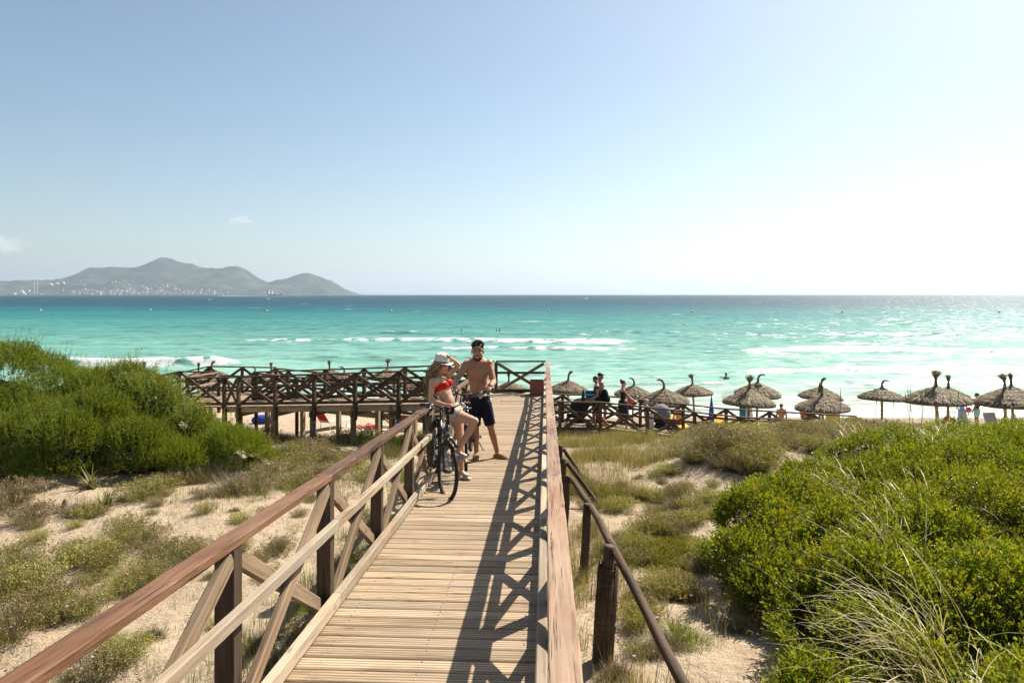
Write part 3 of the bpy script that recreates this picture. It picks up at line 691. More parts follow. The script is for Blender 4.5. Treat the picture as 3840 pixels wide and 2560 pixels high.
# -- glossy mastic bushes on the right dune
G_ = 'glossy green mastic bushes on the right dune'
ml = 'glossy bright green mastic bush sprawling over the right-hand dune'
MLAB = ['rounded glossy mastic bush bulging onto the open sand opposite the fence', 'glossy mastic bush half buried under arching pale marram', 'dark glossy mastic bush below the thickest marram tuft', 'glossy mastic bush between the loose marram tufts', 'glossy mastic bush reaching up to the dry hillock', 'glossy mastic bush with tall seed stalks rising behind it', 'glossy mastic bush on the crest in front of the last parasols', 'broad glossy mastic bush beside the spreading marram tuft']
for k, (bl, n) in enumerate([
    ([(3.45, 7.7, 1.05, 1.1, 4.32), (3.15, 7.2, 0.6, 0.7, 3.99), (4.3, 8.9, 1.3, 1.2, 4.36)], 5220),
    ([(3.75, 5.3, 1, 1.1, 4.22), (3.15, 6.1, 0.7, 0.8, 3.92), (4.7, 6.5, 1.4, 1.3, 4.36), (2.9, 4.5, 0.8, 0.9, 3.94)], 7540),
    ([(5.7, 5, 1.4, 1.3, 4.29), (4.6, 3.9, 1.3, 1.1, 4.24)], 5220),
    ([(6.3, 8.3, 1.5, 1.4, 4.44), (5.6, 10.4, 1.3, 1.2, 4.02)], 4350),
    ([(7.6, 10.6, 1.6, 1.4, 4.18), (7, 12.4, 1.3, 1.2, 3.92)], 3770),
    ([(8.8, 12.9, 1.7, 1.4, 4.18), (9.6, 10.6, 1.7, 1.5, 4.28)], 3480),
    ([(10.6, 14.4, 1.8, 1.4, 4.1), (12.4, 13.6, 1.8, 1.6, 4.2)], 3190),
    ([(8.3, 7.6, 1.7, 1.6, 4.39), (7.6, 5.4, 1.5, 1.4, 4.29)], 3770)]):
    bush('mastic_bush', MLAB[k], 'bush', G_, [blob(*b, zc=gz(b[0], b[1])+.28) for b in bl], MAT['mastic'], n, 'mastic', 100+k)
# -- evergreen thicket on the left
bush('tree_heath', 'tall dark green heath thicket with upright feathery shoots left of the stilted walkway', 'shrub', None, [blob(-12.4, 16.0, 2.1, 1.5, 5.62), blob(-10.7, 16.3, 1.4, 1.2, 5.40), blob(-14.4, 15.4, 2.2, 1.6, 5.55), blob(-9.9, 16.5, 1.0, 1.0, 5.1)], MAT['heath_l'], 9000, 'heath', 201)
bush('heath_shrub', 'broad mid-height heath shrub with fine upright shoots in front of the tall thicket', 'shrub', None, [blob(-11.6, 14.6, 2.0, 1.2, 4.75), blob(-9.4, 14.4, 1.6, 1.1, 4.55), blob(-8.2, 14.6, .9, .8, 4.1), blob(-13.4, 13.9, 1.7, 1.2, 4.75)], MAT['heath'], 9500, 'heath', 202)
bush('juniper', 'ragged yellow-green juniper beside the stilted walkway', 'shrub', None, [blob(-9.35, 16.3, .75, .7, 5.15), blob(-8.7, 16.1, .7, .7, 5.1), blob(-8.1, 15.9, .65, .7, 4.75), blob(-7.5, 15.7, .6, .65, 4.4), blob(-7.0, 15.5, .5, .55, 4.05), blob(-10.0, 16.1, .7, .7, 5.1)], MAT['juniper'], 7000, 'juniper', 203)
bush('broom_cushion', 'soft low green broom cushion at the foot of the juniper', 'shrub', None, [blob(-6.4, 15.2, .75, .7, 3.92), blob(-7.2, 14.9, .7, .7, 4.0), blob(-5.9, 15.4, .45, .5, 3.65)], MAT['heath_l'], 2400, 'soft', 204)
# -- low everlasting plants, three shapes shared by many individuals
def everl_mesh(seed, m, r=.42, h=.36, n=330, heads=True, lean=.9):
    rng = np.random.default_rng(seed); az = rng.uniform(0, 2*np.pi, n); q = np.sqrt(rng.random(n)); ang = q*lean*rng.uniform(.8, 1.15, n)
    ln = h*(1.05-.15*q)*rng.uniform(.7, 1.1, n)*(1+.35*q); base = np.stack([np.cos(az)*q*r*.45, np.sin(az)*q*r*.45, 0*az-.03], -1)
    tone = np.clip(.4+rng.normal(size=n)*.15, 0, .8)
    d = unit(np.stack([np.cos(az)*np.sin(ang), np.sin(az)*np.sin(ang), np.cos(ang)], -1)+rng.normal(size=(n, 3))*.10)
    parts = [blades(base, az, ln, ang, rng.normal(size=n)*.2, np.full(n, .006), tone*.5, 2)]
    tip = base+d*ln[:, None]
    parts.append(shoots(base+d*(ln*.30)[:, None], d, ln*.66, 10, .030, .0065, .75, tone*.85, rng))
    if heads:
        k = 8; c = (tip[:, None]+rng.normal(size=(n, k, 3))*.017).reshape(-1, 3); sel = np.repeat(rng.random(n) < .62, k)
        tn = np.clip(np.repeat(rng.choice([.72, .85, .95], n), k)+rng.normal(size=n*k)*.06, 0, 1)
        parts.append(leaves(c[sel], unit(rng.normal(size=(sel.sum(), 3))+[0, 0, .6]), .021, .020, tn[sel], rng))
    V, F, T = merge(parts); return np_mesh('foliage', V, F, False, [m], attrs={'tone': T})
EV = {'g': [everl_mesh(11+i, MAT['helich']) for i in range(3)], 'b': [everl_mesh(21+i, MAT['helich_b'], n=340) for i in range(2)],
      'y': [everl_mesh(31+i, MAT['helich_y'], n=340) for i in range(2)], 's': [everl_mesh(41, MAT['heath_l'], heads=False, n=260, h=.3)]}
def mat_mesh(seed):
    rng = np.random.default_rng(seed); n = 2600; az = rng.uniform(0, 2*np.pi, n); q = np.sqrt(rng.random(n))*.6*(1+.3*np.sin(az*3+seed))
    p = np.stack([np.cos(az)*q, np.sin(az)*q, .10*np.clip(1-(q/.7)**2, .1, 1)+rng.uniform(0, .04, n)-.02], -1)
    d = unit(rng.normal(size=(n, 3))*.55+[0, 0, 1]); tone = np.clip(.45+.5*fbm(p[:, 0]*5, p[:, 1]*5, 3, seed)+rng.normal(size=n)*.1, 0, 1)
    V, F, T = shoots(p, d, .06, 3, .035, .012, .8, tone, rng); return np_mesh('foliage', V, F, False, [MAT['mat_g']], attrs={'tone': T})
EV['m'] = [mat_mesh(51), mat_mesh(52)]
def dry_mesh(seed, r=.5, h=.34, n=520):
    rng = np.random.default_rng(seed); az = rng.uniform(0, 2*np.pi, n); q = np.sqrt(rng.random(n)); base = np.stack([np.cos(az)*q*r*.6, np.sin(az)*q*r*.6, 0*az-.03], -1)
    tone = rng.random(n); return np_mesh('foliage', *(lambda a: (a[0], a[1]))(B_ := merge([blades(base, az+rng.normal(size=n)*.9, h*rng.uniform(.5, 1.2, n), q*.9, rng.normal(size=n)*.9, np.full(n, .007), tone*.8, 3),
        blades(base, az+rng.normal(size=n)*1.5, h*rng.uniform(.4, .9, n), q*1.1, rng.normal(size=n)*1.2, np.full(n, .008), tone*.6, 3)])), False, [MAT['dry']], attrs={'tone': B_[2]})
EV['d'] = [dry_mesh(61), dry_mesh(62)]
EVL = {'g': ('everlasting_bush', 'low olive-green everlasting bush with dry brown flower heads on the sand', 'olive everlasting bushes on the dune'),
       'b': ('dry_everlasting_bush', 'low brown dried everlasting bush covered in seed heads', 'brown dried everlasting bushes on the dune'),
       'y': ('yellow_everlasting_bush', 'low yellow-green everlasting bush with pale straw flower heads', 'yellow-green everlasting bushes on the dune'),
       's': ('green_dune_shrub', 'small plain green dune shrub without flowers', 'small plain green dune shrubs'),
       'm': ('stonecrop_mat', 'flat bright yellow-green creeping mat spread on the sand', 'creeping green mats on the sand'),
       'd': ('dry_twig_shrub', 'low grey-brown tangle of dry twigs on the sand', 'dry twig tangles on the dune')}
def plant(kind, x, y, s, sq=1.0, rz=None):
    nm, lb, gp = EVL[kind]; me = random.choice(EV[kind])
    o = bpy.data.objects.new(nm, me); COL.objects.link(o); tag(o, lb, 'plant', gp)
    o.location = (x, y, gz(x, y)-.01); o.rotation_euler = (0, 0, random.uniform(0, 6.28) if rz is None else rz); o.scale = (s, s, s*sq); return o
def plant_px(kind, px, py, s, sq=1.0):
    g = ground_at(px, py); return plant(kind, g.x, g.y, s, sq)
LISTED = [  # (kind, pixel of the foot, size)
 ('b', 40, 1900, 1.5), ('b', 110, 1960, 1.2), ('g', 30, 1810, 1.4), ('g', 120, 1740, 1.5), ('g', 230, 1760, 1.3), ('y', 60, 1760, 1.2),
 ('d', 420, 1760, 1.5), ('d', 520, 1755, 1.6), ('d', 640, 1765, 1.3), ('d', 350, 1745, 1.2), ('g', 525, 1870, 1.25), ('s', 560, 1850, 1.2), ('g', 610, 1840, 1.1),
 ('d', 690, 1810, 1.5), ('d', 790, 1800, 1.7), ('d', 900, 1830, 1.5), ('b', 960, 1850, 1.2), ('g', 1090, 1830, 1.1), ('b', 1180, 1800, 1.2), ('d', 850, 1860, 1.2),
 ('d', 300, 1925, 1.0), ('d', 350, 1935, .9), ('y', 330, 1940, .7), ('g', 470, 2010, 1.1), ('g', 540, 2035, 1.1), ('y', 420, 2060, .9),
 ('y', 330, 2110, 1.15), ('g', 400, 2130, 1.1), ('g', 270, 2090, .9), ('b', 590, 2080, .9), ('g', 660, 2100, 1.05), ('s', 720, 2110, .9), ('g', 770, 2090, 1.0), ('b', 700, 2150, .9),
 ('y', 500, 2180, 1.05), ('g', 560, 2200, .9), ('y', 460, 2230, .8), ('g', 60, 2130, 1.3), ('g', 10, 2230, 1.3), ('y', 120, 2220, 1.2), ('b', 190, 2260, 1.1), ('g', 240, 2320, 1.1), ('g', 100, 2330, 1.2), ('b', 30, 2400, 1.2), ('g', 320, 2300, .9),
 ('y', 470, 2470, .8), ('b', 390, 2540, .8), ('b', 420, 2500, .6), ('y', 400, 2440, .6), ('g', 960, 2120, .7), ('b', 1040, 2080, .8), ('g', 1010, 2180, .7), ('s', 1160, 2300, .8), ('b', 1120, 2400, .7), ('s', 1240, 2200, .8), ('g', 1260, 2250, .6), ('d', 1060, 2500, .8), ('s', 1300, 2150, .8), ('g', 1330, 2100, .7), ('b', 1390, 2000, .9), ('s', 1450, 1960, .8), ('d', 960, 2430, .6),
 ('g', 1110, 1760, 1.2), ('b', 1200, 1740, 1.3), ('d', 1260, 1730, 1.4), ('g', 1320, 1750, 1.2), ('b', 1250, 1790, 1.1), ('g', 1150, 1720, 1.2), ('d', 1060, 1715, 1.3), ('b', 1000, 1790, 1.0), ('g', 1380, 1800, 1.1), ('d', 1440, 1780, 1.2), ('s', 1500, 1800, 1.0),
 ('m', 2195, 1845, 1.3), ('m', 2270, 1860, 1.2), ('m', 2150, 1810, 1.0), ('y', 2335, 1915, .95), ('g', 2290, 1920, .8), ('y', 2440, 1865, .8), ('d', 2390, 1865, .9), ('g', 2470, 1885, .7), ('s', 2480, 1925, .55), ('b', 2540, 1870, 1.0), ('g', 2640, 1880, .9), ('y', 2690, 1885, .9), ('y', 2586, 1905, .75), ('g', 2665, 1945, .8), ('y', 2700, 1940, .7),
 ('g', 2440, 1995, 1.1), ('y', 2390, 2010, .8), ('g', 2490, 2000, .9), ('g', 2560, 1975, .95), ('y', 2600, 1965, .8), ('b', 2540, 2010, .8), ('y', 2390, 2060, .8), ('m', 2450, 2090, 1.35), ('m', 2380, 2100, 1.0), ('m', 2530, 2080, 1.2), ('m', 2590, 2060, 1.0), ('m', 2500, 2120, .9), ('y', 2640, 2070, .7), ('g', 2660, 2120, .7),
 ('y', 2500, 2235, 1.05), ('g', 2545, 2240, .9), ('y', 2460, 2225, .7), ('b', 2590, 2250, .7), ('s', 2540, 2380, .8), ('s', 2600, 2420, .8), ('d', 2480, 2440, .8), ('g', 2380, 2460, .5), ('d', 2300, 2540, .7), ('s', 2270, 2130, .4),
 ('d', 2650, 1700, 1.5), ('b', 2700, 1690, 1.4), ('d', 2730, 1745, 1.4), ('d', 2800, 1760, 1.3), ('b', 2780, 1690, 1.4), ('g', 2850, 1760, 1.3), ('g', 2870, 1730, 1.2), ('b', 2600, 1730, 1.1), ('d', 2560, 1700, 1.2), ('y', 2800, 1670, 1.2), ('b', 2660, 1650, 1.2), ('g', 2740, 1650, 1.1)]
for k, px, py, s in LISTED: plant_px(k, px, py, s*((.80 if py < 1960 else .68) if px < 2000 else (.95 if py < 1780 else .70)), random.uniform(.85, 1.1))
rng = random.Random(5)
for i in range(120):   # crest of the right hillock
    x, y = rng.uniform(5.2, 12.5), rng.uniform(14.8, 20.6)
    if y < 15.6 and x < 6: continue
    plant(rng.choice('bbbgyb'), x, y, rng.uniform(.65, 1.05), rng.uniform(.8, 1.1))
for i in range(40):    # under and beyond the side walkway
    x, y = rng.uniform(-8, -.9), rng.uniform(16.3, 22.5)
    plant(rng.choice('sgbds'), x, y, rng.uniform(.8, 1.3), rng.uniform(.8, 1.2))
for i in range(80):    # small separate tufts on the sand right of the boardwalk
    x, y = rng.uniform(1.2, 4.6), rng.uniform(7.0, 14.5)
    plant(rng.choice('gybbddy'), x, y, rng.uniform(.28, .6), rng.uniform(.8, 1.2))
for i in range(45):    # and on the left
    x, y = rng.uniform(-8.5, -2.2), rng.uniform(6.0, 13.5)
    plant(rng.choice('gbbddy'), x, y, rng.uniform(.22, .5), rng.uniform(.8, 1.2))
for i in range(34):    # outside the frame edges, so the dune goes on
    x, y = rng.choice([-1, 1])*rng.uniform(9, 15), rng.uniform(3.5, 12)
    plant(rng.choice('gbyd'), x, y, rng.uniform(.8, 1.4))
# -- dune grass (too many blades to count)
def grass_field(name, label, boxes, n, m, hmin, hmax, seed, thr=-.02, fr=.9, lean=.25):
    rg = np.random.default_rng(seed); Bs = []
    w = np.array([b[4] for b in boxes], float); w /= w.sum()
    for (x0, x1, y0, y1, _), k in zip(boxes, (w*n).astype(int)):
        nt_ = max(2, k//9); cx = rg.uniform(x0, x1, nt_*3); cy = rg.uniform(y0, y1, nt_*3)
        ok = fbm(cx*fr, cy*fr, 3, seed)+rg.normal(size=len(cx))*.06 > thr; cx, cy = cx[ok][:nt_], cy[ok][:nt_]
        inr = (cx > .0492*cy-1.75) & (cx < .0492*cy+.2) & (cy < 21); cx, cy = cx[~inr], cy[~inr]
        b = np.repeat(np.stack([cx, cy], -1), 9, 0); Bs.append(b+rg.normal(size=b.shape)*.045)
    b = np.concatenate(Bs); base = np.column_stack([b, terrain(b[:, 0], b[:, 1])-.02]); k = len(b)
    az = rg.uniform(0, 2*np.pi, k)
    V, F, T = blades(base, az, rg.uniform(hmin, hmax, k), np.abs(rg.normal(size=k))*lean, rg.uniform(.1, 1.3, k), rg.uniform(.0035, .007, k), np.clip(rg.normal(size=k)*.22+.45, 0, 1), 4, rng=rg)
    o = link(name, np_mesh(name, V, F, False, [m], attrs={'tone': T})); return tag(o, label, 'grass', kind='stuff')
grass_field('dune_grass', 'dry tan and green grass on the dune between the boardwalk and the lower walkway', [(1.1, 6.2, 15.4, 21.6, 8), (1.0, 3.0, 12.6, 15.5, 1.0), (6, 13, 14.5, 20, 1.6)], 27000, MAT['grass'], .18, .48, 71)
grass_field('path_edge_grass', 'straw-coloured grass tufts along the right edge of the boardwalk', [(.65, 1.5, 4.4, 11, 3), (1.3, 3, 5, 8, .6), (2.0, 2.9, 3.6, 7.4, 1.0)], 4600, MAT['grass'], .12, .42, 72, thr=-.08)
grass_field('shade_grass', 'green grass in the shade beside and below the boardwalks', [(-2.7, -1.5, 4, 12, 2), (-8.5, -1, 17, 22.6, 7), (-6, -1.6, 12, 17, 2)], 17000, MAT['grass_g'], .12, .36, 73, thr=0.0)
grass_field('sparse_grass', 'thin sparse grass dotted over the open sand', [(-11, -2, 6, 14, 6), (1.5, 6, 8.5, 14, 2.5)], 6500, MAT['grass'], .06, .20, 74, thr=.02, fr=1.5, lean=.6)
# dry litter on the sand
rg = np.random.default_rng(81); n = 30000; x = rg.uniform(-12, 6.5, n); y = rg.uniform(3.4, 18, n); ok = (fbm(x*1.2, y*1.2, 3, 13) > -.03) & ~((x > .0492*y-1.7) & (x < .0492*y+.15)); x, y = x[ok], y[ok]; k = len(x)
V, F, T = blades(np.column_stack([x, y, terrain(x, y)+.004]), rg.uniform(0, 6.28, k), rg.uniform(.02, .14, k), rg.uniform(.7, 1.6, k), rg.normal(size=k)*.6, rg.uniform(.004, .011, k), rg.random(k)*.6, 2, rng=rg)
tag(link('plant_litter', np_mesh('plant_litter', V, F, False, [MAT['dry']], attrs={'tone': T})), 'dry twigs and leaf litter strewn on the sand', 'litter', kind='stuff')
# pink scabious heads on thin stalks
fl_m = MB(); fl_m.mi = 0; fl_m.tube([(0, 0, -.02), (.01, 0, .12), (.0, .01, .22)], .0022, 4, False); fl_m.mi = 1
for a in range(5): fl_m.ell((.012*math.cos(a*.7)*(1 if a else 0), .012*math.sin(a*.7)+.01, .225), (.009, .009, .006), seg=6, rings=3)
FLM = fl_m.mesh('pink_flower', False, [MAT['heath'], MAT['pink']])
for px, py in [(50, 2420), (115, 2460), (265, 2330), (285, 2300), (460, 2205), (516, 2000), (290, 2525), (358, 2530), (165, 1860), (300, 1905), (830, 1790), (900, 1800), (960, 1780), (1020, 1810), (1055, 1815), (780, 1740), (700, 1800), (860, 1770), (945, 2430), (780, 2530), (1080, 2340), (1170, 2230), (2215, 2245), (2235, 2250), (2330, 2470), (2360, 2290), (2430, 2280), (2475, 2370), (2480, 2385), (2520, 2370), (2595, 2295), (2440, 1775), (2480, 1772), (2400, 1700), (2370, 2530), (2460, 2560), (2500, 2545), (2565, 2400)]:
    g = ground_at(px, py+20); o = bpy.data.objects.new('pink_flower', FLM); COL.objects.link(o); o.location = g; s = random.uniform(.7, 1.1); o.scale = (s, s, s); o.rotation_euler = (random.uniform(-.2, .2), random.uniform(-.2, .2), random.uniform(0, 6))
    tag(o, 'tiny pink flower head on a thin stalk in the dune', 'flower', 'pink flowers on the dune')
# arching marram tufts over the mastic bushes
def marram(x, y, n, lmin, lmax, az0, azs, seed, label, stalks=0):
    rg = np.random.default_rng(seed); th = empty('marram_tuft', (x, y, gz(x, y)), 0, label, 'grass', None)
    base = np.column_stack([rg.normal(size=n)*.16, rg.normal(size=n)*.16, np.zeros(n)]); az = az0+rg.normal(size=n)*azs
    V, F, T = blades(base, az, rg.uniform(lmin, lmax, n), np.abs(rg.normal(size=n))*.32+.12, rg.uniform(1.0, 2.6, n), rg.uniform(.008, .015, n), np.clip(rg.normal(size=n)*.25+.5, 0, 1), 9, rng=rg)
    link('blades', np_mesh('blades', V, F, False, [MAT['marram']], attrs={'tone': T}), None, th)
    for i in range(stalks):
        mb = MB(); a = rg.uniform(0, 6.28); L_ = rg.uniform(1.25, 1.75); p0 = Vector((rg.normal()*.3, rg.normal()*.3, 0)); ld = Vector((math.cos(a)*.14, math.sin(a)*.14, 1)).normalized()
        mb.tube([p0, p0+ld*L_*.5, p0+ld*L_*.82+Vector((.01, 0, 0)), p0+ld*L_*.9, p0+ld*L_], [.0035, .003, .003, .008, .001], 5)
        mb.build('seed_stalk', MAT['dry'], th)
    return th
marram(3.15, 4.95, 130, .9, 1.6, math.pi*1.02, .75, 301, 'thick pale marram tuft arching left over the lowest mastic bush')
marram(3.55, 5.6, 95, .9, 1.5, math.pi*.98, .9, 302, 'pale marram tuft leaning left among the lower mastic leaves')
marram(4.0, 6.7, 100, .9, 1.5, math.pi*.9, 1.6, 303, 'loose marram tuft rising from the middle of the mastic bushes', 1)
marram(4.9, 8.2, 90, .9, 1.45, math.pi*.85, 2.0, 304, 'spreading marram tuft with dry stalks in the upper mastic bushes', 2)
marram(5.0, 9.8, 120, .8, 1.3, math.pi, 1.2, 305, 'sparse marram tuft on the sandy edge of the mastic bushes')
marram(8.0, 13.0, 110, .9, 1.4, math.pi*.6, 2.4, 306, 'tall marram tuft with dark seed stalks standing against the sea', 5)
marram(9.0, 14.3, 90, .9, 1.4, math.pi*.4, 2.4, 307, 'marram tuft with seed stalks behind the crest of mastic leaves', 4)
marram(7.1, 14.0, 80, .7, 1.2, math.pi*.6, 2.4, 308, 'thin marram tuft on the dry hillock beside the mastic crest', 3)
marram(3.2, 4.3, 70, .8, 1.3, math.pi*.95, 1.0, 309, 'short dense marram tuft at the foot of the lowest mastic bush')
# sea daffodils
def daffodil(px, py, s, seed, label):
    rg = np.random.default_rng(seed); g = ground_at(px, py); n = 26
    az = rg.uniform(0, 6.28, n); V, F, T = blades(np.column_stack([rg.normal(size=n)*.04, rg.normal(size=n)*.04, np.zeros(n)-.02]), az, rg.uniform(.3, .6, n)*s, rg.uniform(.2, .8, n), rg.uniform(.4, 1.5, n), np.full(n, .03*s), np.clip(rg.normal(size=n)*.25+.35, 0, .9), 6, rng=rg)
    T = np.clip(T+np.tile(np.repeat(np.linspace(0, .35, 7)**2*2, 2), n), 0, 1)
    o = link('sea_daffodil', np_mesh('sea_daffodil', V, F, False, [MAT['pancr']], attrs={'tone': T})); o.location = g; tag(o, label, 'plant')
daffodil(343, 1835, 1.15, 401, 'sea daffodil with broad strap leaves on open sand below the heath')
daffodil(395, 1900, 1.0, 402, 'smaller orange-tipped sea daffodil above the short wooden stump')
daffodil(645, 1790, .7, 403, 'wilting sea daffodil among the dry twigs')
# ============================================================ PEOPLE
def skinmat(name, col, rough=.5):
    t = NT(name); tcn = t.n('ShaderNodeTexCoord'); f = t.noise(tcn.outputs['Object'], 7, 4); f2 = t.noise(tcn.outputs['Object'], 60, 2)
    c = t.ramp(f, [(.3, tuple(k*.86 for k in col)), (.7, tuple(min(1, k*1.1) for k in col))])
    b = t.bsdf(c, rough, .4, f2, .08, .004); b.inputs['Subsurface Weight'].default_value = .08; b.inputs['Subsurface Radius'].default_value = (.02, .008, .004); b.inputs['Subsurface Scale'].default_value = .5
    return t.m
MAT['skin_tan'] = skinmat('tanned_skin', (.40, .195, .105)); MAT['skin_f'] = skinmat('light_skin', (.56, .31, .20)); MAT['skin_r'] = skinmat('sunburnt_skin', (.50, .22, .13)); MAT['skin_b'] = skinmat('brown_skin', (.24, .13, .08)); MAT['skin_p'] = skinmat('pale_skin', (.60, .38, .28))
MAT['lip'] = plain('lip', (.35, .12, .09), .5, .4); MAT['teeth'] = plain('teeth', (.75, .72, .66), .3, .5)
MAT['hair_d'] = plain('dark_hair', (.016, .011, .008), .55, .5, .3, 40); MAT['hair_br'] = plain('brown_hair', (.065, .035, .018), .55, .5, .3, 40)
MAT['hair_bl'] = plain('blonde_hair', (.36, .245, .115), .5, .5, .3, 30); MAT['hair_bl2'] = plain('dark_blonde_hair', (.15, .088, .040), .55, .4, .3, 30)
MAT['beard'] = plain('stubble', (.075, .036, .020), .7, .2, .25, 60)
def fabric(name, col, var=.10): return plain(name, col, .85, .15, var, 35, 0, .25)
MAT['red_fab'] = fabric('red_bikini_fabric', (.62, .022, .018)); MAT['beige_fab'] = fabric('beige_shorts_fabric', (.47, .40, .32)); MAT['navy_fab'] = fabric('navy_shorts_fabric', (.012, .014, .032))
MAT['hat_w'] = plain('cream_straw', (.66, .62, .54), .8, .2, .06, 70); MAT['black'] = plain('matt_black', (.012, .012, .014), .5, .4); MAT['gloss'] = plain('black_gloss', (.006, .006, .008), .08, .6, .05)
MAT['leather'] = plain('brown_leather', (.055, .030, .016), .5, .4); MAT['suede'] = fabric('tan_suede', (.27, .165, .075)); MAT['sole'] = plain('pale_rubber', (.60, .56, .48), .7, .3); MAT['lace'] = fabric('cream_lace', (.6, .52, .38)); MAT['silver'] = plain('silver_leather', (.42, .40, .38), .35, .6, .2, 50, .3)
MAT['steel'] = plain('steel', (.55, .55, .56), .25, .5, .05, 20, .9)
_dg = None
def remesh(mb, name, voxel, smooth=4, mats=None):
    me = mb.mesh('tmp'); o = bpy.data.objects.new('tmp', me); COL.objects.link(o)
    r = o.modifiers.new('r', 'REMESH'); r.mode = 'VOXEL'; r.voxel_size = voxel; r.use_smooth_shade = True
    if smooth: s = o.modifiers.new('s', 'SMOOTH'); s.iterations = smooth; s.factor = .5
    dg = bpy.context.evaluated_depsgraph_get(); m2 = bpy.data.meshes.new_from_object(o.evaluated_get(dg)); m2.name = name
    bpy.data.objects.remove(o); bpy.data.meshes.remove(me)
    m2.materials.clear()
    for k in (mats or []): m2.materials.append(k)
    return m2
def cut_mesh(me, planes):
    """keep the side of each (point, normal) that the normal points to"""
    bm = bmesh.new(); bm.from_mesh(me)
    for co, no in planes:
        bmesh.ops.bisect_plane(bm, geom=bm.verts[:]+bm.edges[:]+bm.faces[:], plane_co=co, plane_no=no, clear_inner=True, clear_outer=False)
    bm.to_mesh(me); bm.free(); return me
def cap(mb, p0, p1, r0, r1, seg=14, sq=None, flat0=False, flat1=False):
    """tapered capsule; sq = (side vector, ratio) flattens the section along that vector"""
    p0, p1 = Vector(p0), Vector(p1); d = p1-p0; L_ = d.length
    if L_ < 1e-6: d = Vector((0, 0, 1)); L_ = 1e-6
    d = d/L_; u = d.orthogonal().normalized()
    if sq is not None: u = (Vector(sq[0])-d*Vector(sq[0]).dot(d)).normalized()
    v = d.cross(u); rat = sq[1] if sq is not None else 1
    prof = []
    if not flat0: prof += [(r0*math.cos(a), -r0*math.sin(a)) for a in (1.5, 1.1, .7, .35)]
    else: prof += [(.001, 0), (r0*.98, 0)]
    prof += [(r0+(r1-r0)*k/4, L_*k/4) for k in range(5)]
    if not flat1: prof += [(r1*math.cos(a), L_+r1*math.sin(a)) for a in (.35, .7, 1.1, 1.5)]
    else: prof += [(r1*.98, L_), (.001, L_)]
    V = []; n = len(prof)
    for r, z in prof:
        for k in range(seg):
            a = 2*math.pi*k/seg; V.append(p0+d*z+u*(r*rat*math.cos(a))+v*(r*math.sin(a)))
    F = [(i*seg+k, i*seg+(k+1) % seg, (i+1)*seg+(k+1) % seg, (i+1)*seg+k) for i in range(n-1) for k in range(seg)]
    b = mb.n; mb.add(V, F)
    mb.F3.append(np.array([(0, (k+1) % seg, k) for k in range(1, seg-1)])+b); mb.m3 += [0]*(seg-2)
    e = (n-1)*seg; mb.F3.append(np.array([(e, e+k, e+(k+1) % seg) for k in range(1, seg-1)])+b); mb.m3 += [0]*(seg-2)
def chain(mb, pts, rad, **k):
    for i in range(len(pts)-1): cap(mb, pts[i], pts[i+1], rad[i], rad[i+1], **k)
def basis(f, up=(0, 0, 1)):
    f = Vector(f).normalized(); r = f.cross(Vector(up)).normalized(); u = r.cross(f)
    return Matrix((r, f, u)).transposed()      # columns: right, forward, up
def hand(mb, w, d, n, s=1.0, curl=.4, thumb=1):
    """w wrist, d direction of fingers, n palm-facing normal; thumb = +1/-1 side"""
    w, d, n = Vector(w), Vector(d).normalized(), Vector(n); n = (n-d*n.dot(d)).normalized(); sd = d.cross(n)*thumb
    cap(mb, w, w+d*.085*s, .026*s, .036*s, sq=(n, .45))
    cap(mb, w+d*.05*s+sd*.012*s, w+d*.085*s-sd*.01*s, .03*s, .03*s, sq=(n, .5))
    for i, (o, ln) in enumerate([(.030, .070), (.010, .080), (-.010, .074), (-.029, .058)]):
        b = w+d*.088*s+sd*o*s; q = curl; dd = d; pts = [b-d*.01]
        for f in (.45, .32, .23):
            dd = (d*math.cos(q)+n*math.sin(q)).normalized(); pts.append(pts[-1]+dd*ln*f*s); q += curl*.9
        chain(mb, pts, [.0105*s, .0095*s, .009*s, .0075*s], seg=8)
    b = w+d*.03*s+sd*.03*s; chain(mb, [b, b+(sd*.7+d*.6+n*.2).normalized()*.04*s, b+(sd*.55+d*.9+n*.4).normalized()*.075*s], [.014*s, .012*s, .009*s], seg=8)
def head(mb, c, f, s=1.0, up=(0, 0, 1), female=False, ears=True):
    B = basis(f, up); c = Vector(c)
    def at(r, fw, u): return c+B@Vector((r*s, fw*s, u*s))
    mb.ell(at(0, -.012, .045), (.074*s, .094*s, .080*s), B, 18, 12)
    mb.ell(at(0, .018, -.02), (.062*s, .072*s, .085*s), B, 16, 10)
    mb.ell(at(0, .036, -.072), (.044*s, .042*s, .040*s), B, 12, 8)           # chin
    mb.ell(at(0, .058, .048), (.058*s, .026*s, .022*s), B, 12, 8)            # brow
    for k in (-1, 1):
        mb.ell(at(k*.042, .055, -.012), (.022*s, .020*s, .020*s), B, 10, 6)   # cheekbone
        if ears:
            mb.ell(at(k*.077, -.008, .005), (.009*s, .020*s, .032*s), B, 10, 8)
            mb.ell(at(k*.045, .0, -.065), (.022*s, .035*s, .028*s), B, 10, 6)  # jaw angle
    chain(mb, [at(0, .080, .034), at(0, .104, -.010), at(0, .094, -.018)], [.010*s, .013*s, .015*s], seg=8)
    for k in (-1, 1): mb.ell(at(k*.013, .090, -.018), (.009*s, .010*s, .009*s), B, 8, 6)
    mb.ell(at(0, .080, -.047), (.024*s, .012*s, .010*s), B, 10, 6); mb.ell(at(0, .077, -.060), (.021*s, .012*s, .009*s), B, 10, 6)
